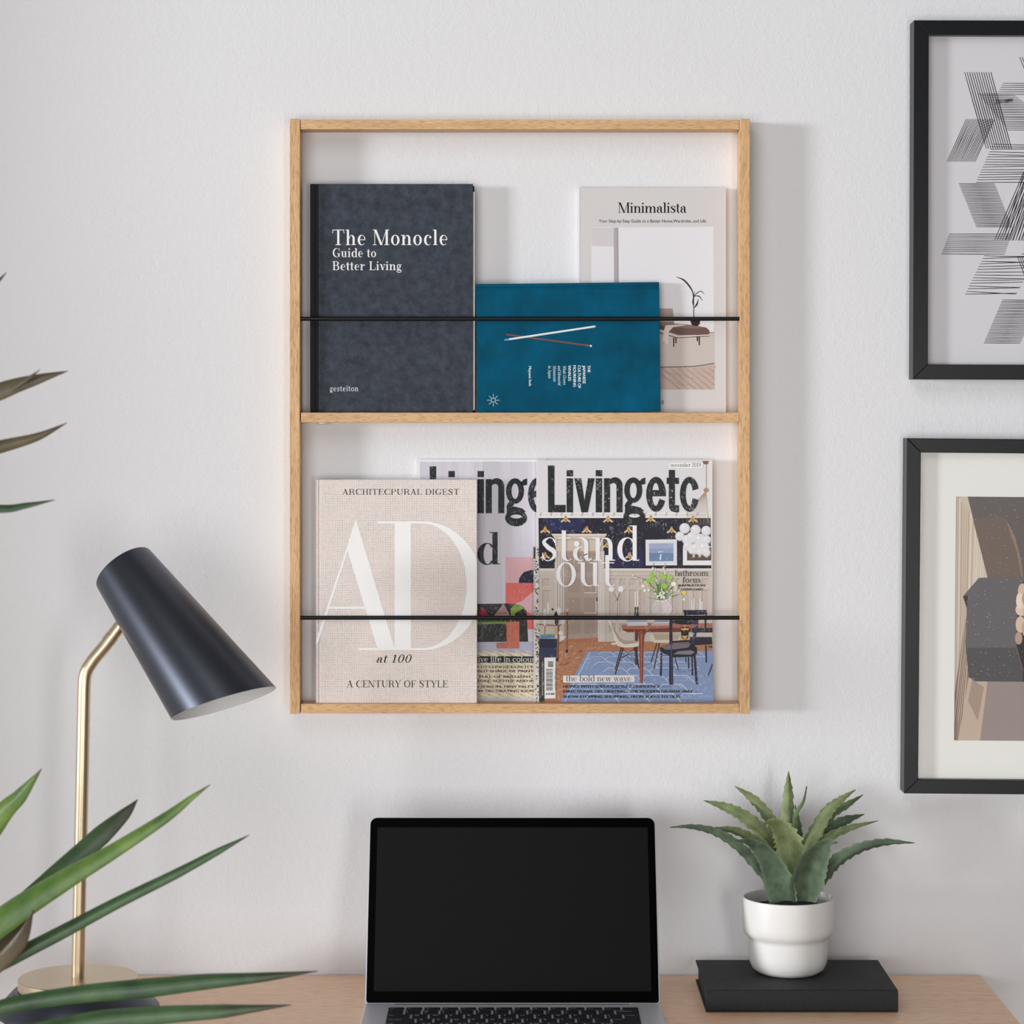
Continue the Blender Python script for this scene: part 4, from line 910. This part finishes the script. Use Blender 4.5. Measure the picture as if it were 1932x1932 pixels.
# the shade: a tapered tube with its mouth cut aslant, opening towards the desk
C0 = P(320, 1195, ly+.0); V = (C0-Vector((0, CAMY, CAMZ))).normalized(); Rr = V.cross(Vector((0, 0, 1))).normalized(); Uu = Rr.cross(V); KL = (ly-CAMY)/F
sx, sy = 320, 1195
def L3(px, py, d): return C0+(Rr*(px-sx)+Uu*(sy-py)-V*d)*KL     # d pixels towards the lens
TAU = math.radians(24)
ax = Vector((181, -253, 0)).normalized()
A3 = Vector((ax.x*math.cos(TAU), ax.y*math.cos(TAU), math.sin(TAU)))   # right, up, towards the lens
Tc = Vector((234.5-sx, sy-1073, 0)); E1 = Vector((-ax.y, ax.x, 0)); E2 = A3.cross(E1)
slope = math.tan(math.radians(6.05))*math.cos(TAU)
Cm = Vector((415-sx, sy-1325.5, 0)); Cm.z = (Cm-Tc).length*math.tan(TAU)
u_ = Vector((194, 53, 0)).normalized(); w_ = Vector((-u_.y*.15, u_.x*.15, 1)).normalized(); NN = u_.cross(w_)
def shade_ring(r_off, t0=None, cut=0.0, n=72):
    out = []
    for i in range(n):
        a = 2*math.pi*i/n; e = E1*math.cos(a)+E2*math.sin(a); r0 = 60.5+r_off
        g = A3+e*slope; q = Tc+e*r0
        t = t0 if t0 is not None else (NN.dot(Cm)-NN.dot(q))/NN.dot(g)+cut
        v = q+g*t; out.append(C0+(Rr*v.x+Uu*v.y-V*v.z)*KL)
    return out
def loft(rings, cap0=False, cap1=False):
    b = MB(); n = len(rings[0]); v = [p for r in rings for p in r]
    f = [(j*n+i, j*n+(i+1) % n, (j+1)*n+(i+1) % n, (j+1)*n+i) for j in range(len(rings)-1) for i in range(n)]
    if cap0: f.append(tuple(range(n))[::-1])
    if cap1: f.append(tuple((len(rings)-1)*n+i for i in range(n)))
    return b.add(v, f, 0, None, True)
sh = loft([shade_ring(-4, 2.0), shade_ring(-2.0, -.6), shade_ring(-.5, 0), shade_ring(0, 2), shade_ring(0, None)], cap0=True).build('lamp_shade', M['lamp_black'], lamp)
loft([shade_ring(0, None, .2), shade_ring(-2.0, None, .2), shade_ring(-2.6, 16)], cap1=True).build('shade_lining', M['lamp_white'], sh)
MB().tube([P(212, 1200, ly), P(234, 1171, ly), P(262, 1135, ly)], .0079, 32).build('shade_arm', M['brass'], lamp)

# ---------------------------------------------------------------- laptop
M['aluminium'] = mat('anodised_aluminium', (.62, .63, .69), .42, .25)
M['alu_tray'] = mat('keyboard_well', (.54, .55, .61), .5, .2)
M['key'] = mat('black_keycap', (.012, .015, .022), .45)
M['key_print'] = mat('key_legend', (.62, .64, .70), .6)
M['bezel'] = mat('black_bezel_glass', (.0008, .0008, .0009), .3, spec=.02)
M['display'] = mat('display_glass', (.0065, .0065, .0067), .35, spec=.08)
M['hinge'] = mat('hinge_black', (.004, .004, .005), .5)
HY, HZ = -.213, DT+.0125
lap = thing('laptop', (.001, HY-.1, DT), 'open silver laptop with a dark screen, standing on the desk', 'laptop')
def rrect(x0, x1, v0, v1, r0, r1, n=7):    # r0 lower corners, r1 upper corners
    out = []
    for cx, cy, r, a in ((x1-r0, v0+r0, r0, -90), (x1-r1, v1-r1, r1, 0), (x0+r1, v1-r1, r1, 90), (x0+r0, v0+r0, r0, 180)):
        for k in range(n+1):
            t = math.radians(a+90*k/n); out.append((cx+r*math.cos(t), cy+r*math.sin(t)))
    return out
LW = .3535; LX = P(967, 1700, -.16).x
base_top = DT+.0132
ol = rrect(LX-LW/2, LX+LW/2, HY-.243, HY+.004, .012, .007)
# rear notch for the hinge
nx0, nx1 = LX-.1405, LX+.1405
rear = [(a, b_) for a, b_ in ol]
i0 = max(range(len(rear)), key=lambda i: (round(rear[i][1], 5), rear[i][0]))
rear = rear[:i0+1]+[(nx1, HY+.004), (nx1, HY-.0045), (nx0, HY-.0045), (nx0, HY+.004)]+rear[i0+1:]
bs = MB().prism([(a, b_, DT+.0022) for a, b_ in rear], (0, 0, base_top-DT-.0022)).build('base', M['aluminium'], lap, bevel=.0014)
for a, b_ in ((LX-.15, HY-.03), (LX+.15, HY-.03), (LX-.15, HY-.21), (LX+.15, HY-.21)):
    MB().lathe([(0, 0), (.006, 0), (.006, .0023), (0, .0023)], (a, b_, DT), n=20).build('rubber_foot', M['hinge'], bs)
def kp(px, py): return PZ(px, py, base_top)
rowy = [1902.5, 1910, 1918.5, 1927.5]
x_k0, x_k1 = kp(732, 1910).x, kp(1205, 1910).x
PITCH_Y = .0215
ky0 = kp(966, 1903.2).y
tray = MB().box(x_k0-.0115, x_k1+.0115, ky0-.122, ky0+.0022, base_top, base_top+.00025).build('keyboard_tray', M['alu_tray'], lap)
def key(x0, x1, y0, y1, t='', small=''):
    m = MB(); h = .0013; zb = base_top+.0003; e = .0007
    m.prism([(a, b_, zb) for a, b_ in rrect(x0, x1, y0, y1, .0016, .0016, 3)], (0, 0, h))
    zt_ = zb+h+.00004
    def put(txt, X, Y, cap, fl=0):
        ps = sans(txt); xs = [u for p in ps for u, _ in p]; s_ = cap/.729
        for p in ps: m.add([(X+(u-min(xs))*s_, Y+v*s_, zt_) for u, v in p], [tuple(range(len(p)))], 1)
    if t:
        if len(t) > 1 and '\n' not in t: put(t, x0+.0022, y1-.0062, .0030)
        elif '\n' in t:
            a, b_ = t.split('\n'); put(a, x0+.0022, y1-.0056, .0034); put(b_, x0+.0022, y1-.0122, .0034)
        else: put(t, x0+.0030, y1-.0066, .0046)
    if small: put(small, x0+(x1-x0)*.55, y1-.0042, .0019)
    o = m.build('key', [M['key'], M['key_print']], tray)
    return o
W = x_k1-x_k0; g = .0028
yy = ky0
n14 = ['esc']+['F%d' % i for i in range(1, 13)]+['']
pw = (W+g)/14
for i, t in enumerate(n14): key(x_k0+i*pw, x_k0+(i+1)*pw-g, yy-.0108, yy, t if t else '. . .', '=' if 0 < i < 13 else '')
yy -= .0108+g+.0006
ROWH = .0172
def row(items, yy, h=ROWH):
    tot = sum(w for _, w in items); x = x_k0; u = (W+g)/tot
    for t, w in items: key(x, x+w*u-g, yy-h, yy, t); x += w*u
row([('~\n`', 1), ('!\n1', 1), ('@\n2', 1), ('#\n3', 1), ('$\n4', 1), ('%\n5', 1), ('^\n6', 1), ('&\n7', 1), ('*\n8', 1), ('(\n9', 1), (')\n0', 1), ('_\n-', 1), ('+\n=', 1), ('Backspace', 1.42)], yy); yy -= ROWH+g
row([('tab', 1.42)]+[(c, 1) for c in 'QWERTYUIOP']+[('{\n[', 1), ('}\n]', 1), ('delete', 1.0)], yy); yy -= ROWH+g
row([('caps lock', 1.72)]+[(c, 1) for c in 'ASDFGHJKL']+[(':\n;', 1), ('"\n\'', 1), ('enter', 1.7)], yy); yy -= ROWH+g
row([('shift', 2.2)]+[(c, 1) for c in 'ZXCVBNM']+[('<\n,', 1), ('>\n.', 1), ('?\n/', 1), ('shift', 2.22)], yy); yy -= ROWH+g
row([('fn', 1), ('ctrl', 1), ('alt', 1), ('cmd', 1.25), ('', 5.1), ('cmd', 1.25), ('alt', 1), ('', 1), ('', 1), ('', 1)], yy)
MB().prism([(x, y_, base_top+.00002) for x, y_ in rrect(LX-.055, LX+.055, HY-.232, HY-.142, .004, .004, 4)], (0, 0, .0002)).build('trackpad', M['alu_tray'], lap)
# lid
TL = math.radians(24.6); LH = .2335
def lid(u, v, d): # u across, v up the lid from the hinge, d out of the screen
    return Vector((LX+u, HY-.0015+v*math.sin(TL)-d*math.cos(TL), HZ-.004+v*math.cos(TL)+d*math.sin(TL)))
def lprism(pts, d0, d1): return MB().prism([lid(a, b_, d0) for a, b_ in pts], lid(0, 0, d1)-lid(0, 0, d0))
ld = lprism(rrect(-LW/2, LW/2, 0.0045, LH, .004, .0095), -.0055, 0).build('lid', M['aluminium'], lap, bevel=.0009)
bz = lprism(rrect(-LW/2+.0014, LW/2-.0014, .0055, LH-.0013, .003, .0086), .00002, .0005).build('screen_bezel', M['bezel'], ld)
lprism([(-.1665, .0192), (.1665, .0192), (.1665, LH-.0135), (-.1665, LH-.0135)], .00052, .0007).build('display', M['display'], ld)
MB().tube([(nx0+.0006, HY+.0005, HZ-.0052), (nx1-.0006, HY+.0005, HZ-.0052)], .0048, 20).build('hinge_bar', M['hinge'], lap)

# ---------------------------------------------------------------- black cloth book lying on the desk
q1, q2 = PZ(1332, 1911, DT), PZ(1695, 1911, DT)
bx0, bx1, byf = q1.x, q2.x, (q1.y+q2.y)/2
bz1 = DT+.0268; byb = PZ(1500, 1811, bz1).y
bk = thing('hardback_book', ((bx0+bx1)/2, (byf+byb)/2, DT), 'black cloth hardback lying flat on the desk under the white pot', 'book')
c = MB(); t = .0026
c.box(bx0, bx1, byf+.004, byb, bz1-t, bz1); c.box(bx0, bx1, byf+.004, byb, DT, DT+t)
pr = [(byf+.006, bz1), (byf+.0022, bz1-.0008), (byf+.0004, bz1-.004), (byf, (bz1+DT)/2), (byf+.0004, DT+.004), (byf+.0022, DT+.0008), (byf+.006, DT), (byf+.006, DT+t), (byf+.003, DT+.005), (byf+.0026, (bz1+DT)/2), (byf+.003, bz1-.005), (byf+.006, bz1-t)]
c.prism([(bx0, a, b_) for a, b_ in pr], (bx1-bx0, 0, 0))
c.build('cover', M['black_linen'], bk, bevel=.0005, seg=1)
M['dark_pages'] = mat('dark_page_edges', (.03, .03, .032), .8)
MB().box(bx0+.003, bx1-.003, byf+.0065, byb-.004, DT+t, bz1-t).build('page_block', M['dark_pages'], bk)

# ---------------------------------------------------------------- agave in a white pot on the book
M['ceramic'] = mat('matt_white_ceramic', (.78, .775, .76), .45)
M['soil'] = mat('dark_soil', (.02, .018, .016), .95, bump=(150, .8, .004))
PY = -.098
pb = PZ(1487, 1834, bz1); px_, py_ = pb.x, pb.y
kpx = (py_-CAMY)/F; R = 85.5*kpx
zr = CAMZ-(1692-CY)*kpx-bz1; kk = R/.0563
pot = thing('plant_pot', (px_, py_, bz1), 'white stepped ceramic pot standing on the black book', 'pot')
sc_ = zr/.0935
prof = [(0, 0), (.030, 0), (.038, .0012), (.0445, .0062), (.0480, .014), (.0488, .022), (.0490, .040), (.0493, .0435), (.0512, .0460), (.0545, .0492), (.0562, .054), (.0566, .060), (.0566, .0905), (.0562, .0930), (.0552, .0938), (.0543, .0930), (.0538, .090), (.0536, .060), (.045, .052), (.045, .010), (0, .008)]
MB().lathe([(r*kk, z*sc_) for r, z in prof], (px_, py_, bz1), n=96).build('pot_body', M['ceramic'], pot)
SOILZ = bz1+.079*sc_
plant = thing('agave_plant', (px_, py_, SOILZ-.02), 'green spiky agave plant growing in the white pot', 'plant')
MB().lathe([(0, -.018), (.051*kk, -.018), (.0525*kk, 0), (.03, .002), (0, .003)], (px_, py_, SOILZ), n=48).build('soil', M['soil'], plant)
def leaf_mat(name, c1, c2, tip, rough=.5, scale=60, trans=0.0):
    m, nt, n, l, b = new_mat(name)
    a = n.new('ShaderNodeVertexColor'); a.layer_name = 'Col'
    v = mapped(n, l, (1, 1, 1)); z = noise(n, l, v, scale, 4, .6)
    r = ramp(n, [(.3, c1), (.7, c2)]); l.new(z, r.inputs[0])
    sp = n.new('ShaderNodeSeparateColor'); l.new(a.outputs[0], sp.inputs[0])
    o1 = mixc(n, l, 'MIX', 0, r.outputs[0], tip); l.new(sp.outputs[0], o1.node.inputs[0])
    o2 = mixc(n, l, 'MIX', 0, o1, tuple(min(1, x*1.5+.02) for x in c2)); l.new(sp.outputs[1], o2.node.inputs[0])
    l.new(o2, b.inputs['Base Color']); b.inputs['Roughness'].default_value = rough
    bp = n.new('ShaderNodeBump'); bp.inputs['Strength'].default_value = .3; bp.inputs['Distance'].default_value = .0008
    v2 = noise(n, l, v, 600, 2); l.new(v2, bp.inputs['Height']); l.new(bp.outputs[0], b.inputs['Normal'])
    return m
M['agave_dark'] = leaf_mat('agave_blue_green', rgb(54, 70, 55, .9), rgb(88, 107, 84, .9), rgb(62, 56, 44, .9), .66)
M['agave_light'] = leaf_mat('agave_olive_green', rgb(90, 104, 68, .9), rgb(126, 138, 94, .9), rgb(80, 70, 48, .85), .6)
M['agave_mid'] = leaf_mat('agave_mid_green', rgb(64, 84, 58, .85), rgb(98, 116, 76, .85), rgb(70, 60, 44, .85), .6)
def c7b(x, y): return (1240+x/2.792, 1430+y/2.792)
def blade(name, mt, parent, pts, ws, roll, fold, teeth=0, thick=.0012, n=7, tipn=.06, conv=None, rim=0.0, cols=8):
    """centre line in space, half widths in metres; roll turns the blade about its line, fold lifts its edges."""
    ln = spline(pts, n); N = len(ln); w = lerps(ws, N); rl = lerps(roll, N) if isinstance(roll, (list, tuple)) else [roll]*N
    fd = lerps(fold, N) if isinstance(fold, (list, tuple)) else [fold]*N
    v = []; f = []; cc = []
    for i, p in enumerate(ln):
        t = (ln[min(i+1, N-1)]-ln[max(i-1, 0)]).normalized()
        vd = (p-Vector((0, CAMY, CAMZ))).normalized()
        sd = t.cross(vd).normalized(); nr = sd.cross(t).normalized()
        S_ = sd*math.cos(rl[i])+nr*math.sin(rl[i]); Nn = nr*math.cos(rl[i])-sd*math.sin(rl[i])
        for s in (0, 1):
            for k in range(cols+1):
                u = k/cols*2-1; e = 1.0
                if teeth and abs(u) == 1 and 0 < i < N-2:
                    ph = (i % 4)/4; e = 1+teeth*(1-ph if ph < .8 else 0)
                off = fd[i]*w[i]*(abs(u)**1.4)
                tk = thick*(1-abs(u)**2*.9)*(1 if i < N-1 else .2)*(-.5 if s else .5)
                v.append(p+S_*(u*w[i]*e)+Nn*(off+tk)); 
                tcol = max(0, (i/(N-1)-(1-tipn))/tipn); cc.append((tcol, rim if abs(u) == 1 else 0, 0))
    row_ = 2*(cols+1)
    for i in range(N-1):
        for k in range(cols):
            a = i*row_+k; f.append((a, a+1, a+1+row_, a+row_))
            a2 = a+cols+1; f.append((a2, a2+row_, a2+1+row_, a2+1))
        for k in (0, cols):
            a = i*row_+k; q = (a, a+row_, a+row_+cols+1, a+cols+1); f.append(q if k == 0 else q[::-1])
    f.append(tuple(range(cols+1))+tuple(range(2*cols+1, cols, -1)))
    b = MB(); b.add(v, f, 0, None, True)
    o = b.build(name, mt, parent, sharp=70)
    me = o.data; at = me.color_attributes.new('Col', 'FLOAT_COLOR', 'POINT')
    at.data.foreach_set('color', [x for c_ in cc for x in (*c_, 1.0)])
    return o
def agave(mt, pts, ws, d0, d1, roll=0.0, fold=.35, teeth=.42, n=10):
    """pts in crop pixels from base to tip, ws half widths in the same, d0..d1 metres towards the lens at base and tip."""
    P3 = []; m = len(pts)
    for i, (x, y_) in enumerate(pts):
        u = i/(m-1); d = d0+(d1-d0)*u**1.2; P3.append(P(*c7b(x, y_), py_-d))
    q = P3[0].copy(); q.z = min(q.z, SOILZ-.004)*1.0
    W_ = [a/2.792*kpx*(.9 if max(ws) < 45 else 1) for a in ws]
    return blade('leaf', mt, plant, P3, W_, roll, fold, teeth, .0028, n, .07, rim=.55)
D_, O_, G_ = M['agave_dark'], M['agave_light'], M['agave_mid']
agave(D_, [(650, 700), (610, 520), (575, 420), (520, 350)], [22, 30, 26, 2], -.018, -.05)                     # behind
agave(G_, [(720, 700), (745, 480), (740, 360), (727, 246)], [14, 20, 18, 2], -.016, -.03)
agave(G_, [(735, 700), (830, 430), (905, 305), (1000, 245), (1084, 194)], [22, 30, 24, 17, 2], -.012, -.05, .3)
agave(D_, [(745, 700), (800, 500), (890, 385), (985, 330), (1092, 296)], [22, 30, 28, 24, 2], -.006, -.035, .2)
agave(O_, [(740, 700), (800, 520), (880, 430), (1000, 372), (1166, 330)], [20, 26, 24, 18, 1], 0, -.01, .3)
agave(O_, [(660, 700), (600, 520), (520, 440), (400, 382), (250, 371)], [20, 27, 25, 18, 1], 0, .01, .3)
agave(O_, [(690, 690), (625, 400), (575, 300), (500, 215), (408, 148)], [24, 26, 28, 22, 1], -.012, -.035, .35)
agave(O_, [(680, 700), (610, 480), (540, 380), (440, 300), (345, 255), (243, 224)], [24, 34, 36, 30, 20, 1], -.004, -.02, .3)
agave(O_, [(700, 700), (700, 470), (688, 320), (690, 180), (692, 70)], [20, 26, 31, 23, 2], -.006, -.018, 0, .3)
agave(M['agave_mid'], [(712, 700), (718, 420), (728, 300), (768, 230), (788, 148)], [10, 14, 15, 9, 2], .002, .006, .5, .3, .05)
agave(O_, [(735, 705), (775, 500), (830, 390), (900, 275), (970, 215), (1047, 166)], [24, 36, 36, 28, 17, 1], .004, -.012, .35)
agave(D_, [(640, 735), (520, 585), (415, 470), (300, 395), (180, 365), (65, 365)], [34, 36, 30, 22, 13, 1], .014, .03, [.75, .7, .6, .5], [.9, .8, .6, .4])
agave(D_, [(800, 735), (880, 650), (960, 550), (1075, 480), (1210, 447), (1358, 448)], [34, 42, 38, 28, 18, 1], .014, .03, [-.75, -.7, -.6, -.5], [.9, .8, .6, .4])
agave(O_, [(712, 690), (712, 560), (690, 440), (645, 368), (600, 342), (566, 342)], [40, 52, 58, 42, 20, 2], .020, .045, .1, -.35)
agave(D_, [(672, 750), (645, 640), (600, 540), (540, 470), (480, 438), (412, 434)], [70, 76, 58, 40, 20, 2], .030, .062, [.25, .3, .45, .5], [-.5, -.5, -.45, -.3], .12)
agave(D_, [(768, 750), (778, 660), (815, 550), (868, 470), (905, 442), (950, 446)], [58, 86, 76, 48, 22, 2], .034, .066, [-.25, -.3, -.4, -.4], [-.5, -.5, -.45, -.3], .12)

# ---------------------------------------------------------------- tall yucca standing on the floor left of the desk
YP = -.72
M['bark'] = mat('yucca_bark', (.20, .15, .10), .9, bump=(40, .8, .006))
M['basket'] = mat('grey_planter', (.25, .25, .25), .7)
M['yucca_a'] = leaf_mat('yucca_leaf', rgb(36, 60, 36, .9), rgb(66, 96, 56, .9), rgb(52, 38, 30, .9), .38, 25)
M['yucca_b'] = leaf_mat('yucca_leaf_bright', rgb(58, 88, 40, .9), rgb(98, 126, 48, .9), rgb(70, 60, 30, .85), .38, 25)
M['yucca_c'] = leaf_mat('yucca_leaf_brownish', rgb(66, 62, 44, .85), rgb(98, 88, 62, .85), rgb(58, 42, 34, .85), .42, 25)
cr1, cr2 = P(-210, 1935, YP), P(-250, 900, YP)
yu = thing('yucca_plant', (cr1.x-.02, YP, 0), 'tall yucca plant with long pointed leaves in front of the lamp', 'plant')
MB().lathe([(0, 0), (.11, 0), (.13, .27), (.133, .28), (.122, .28), (.118, .25), (0, .25)], (cr1.x-.03, YP, 0), n=48).build('planter', M['basket'], yu)
MB().tube([(cr1.x-.03, YP, .22), (cr1.x-.01, YP, .5), (cr1.x, YP, cr1.z+.01)], [.026, .022, .018], 14).build('cane', M['bark'], yu)
MB().tube([(cr1.x-.06, YP-.02, .22), (cr2.x-.03, YP-.02, .8), (cr2.x, YP, cr2.z+.01)], [.024, .021, .017], 14).build('cane', M['bark'], yu)
def yuc(mt, pts, ws, d0, d1, roll=0, fold=.3, n=8, tipn=.14):
    m = len(pts); P3 = []
    for i, (x, y_) in enumerate(pts):
        u = i/(m-1); P3.append(P(x, y_, YP-(d0+(d1-d0)*u)))
    k = (YP-CAMY)/F
    return blade('leaf', mt, yu, P3, [a*k for a in ws], roll, fold, 0, .0007, n, tipn, rim=.25)
A_, B_, C_ = M['yucca_a'], M['yucca_b'], M['yucca_c']
# lower crown, centre lines in photo pixels from crown to tip, half widths in photo pixels
yuc(B_, [(-205, 1930), (-110, 1720), (-10, 1552), (38, 1500), (79, 1450)], [12, 20, 21, 14, .6], 0, .02, .35)
yuc(A_, [(-205, 1930), (-90, 1810), (20, 1722), (110, 1645), (190, 1575), (235, 1535), (260, 1508)], [12, 16, 18, 20, 20, 12, .6], -.03, -.06, .3, .25, tipn=.45)
yuc(B_, [(-205, 1935), (-90, 1815), (10, 1728), (120, 1657), (210, 1605), (310, 1542), (360, 1505), (397, 1480)], [12, 24, 28, 22, 16, 11, 6, .6], .02, .04, .45, .4)
yuc(C_, [(-205, 1940), (-100, 1870), (-20, 1815), (30, 1770), (62, 1718)], [12, 26, 28, 24, 2], .0, .03, .4, .3, tipn=.6)
yuc(A_, [(-205, 1940), (-80, 1860), (20, 1806), (110, 1760), (220, 1702), (330, 1648), (410, 1606), (471, 1575)], [10, 13, 15, 14, 12, 10, 7, .6], .01, .0, .35, .45, tipn=.1)
yuc(A_, [(-205, 1945), (-90, 1925), (20, 1894), (150, 1873), (270, 1862), (390, 1850), (500, 1842), (600, 1832)], [10, 12, 15, 17, 19, 15, 9, .6], .05, .06, .3, .5, tipn=.22)
yuc(A_, [(-205, 1950), (-60, 1962), (60, 1946), (190, 1922), (310, 1912), (420, 1906), (550, 1896)], [10, 14, 18, 19, 17, 13, .6], .08, .10, .3, .5, tipn=.22)
# upper crown
yuc(C_, [(-250, 900), (-150, 700), (-50, 580), (12, 514)], [10, 16, 12, .6], 0, .03, .4, tipn=.5)
yuc(C_, [(-250, 900), (-120, 790), (0, 737), (70, 715), (128, 700)], [10, 18, 17, 10, .6], .03, .05, .3, .3, tipn=.3)
yuc(C_, [(-250, 900), (-120, 870), (0, 841), (70, 823), (126, 798)], [10, 15, 13, 8, .6], .0, .02, .3, .5, tipn=.3)
yuc(A_, [(-250, 900), (-120, 950), (0, 959), (50, 953), (104, 943)], [10, 12, 8.5, 6, .6], .02, .04, .4, .3, tipn=.3)
yuc(C_, [(20, 735), (50, 716), (76, 697)], [5, 4, .4], .045, .05, .3, .2, tipn=.3)
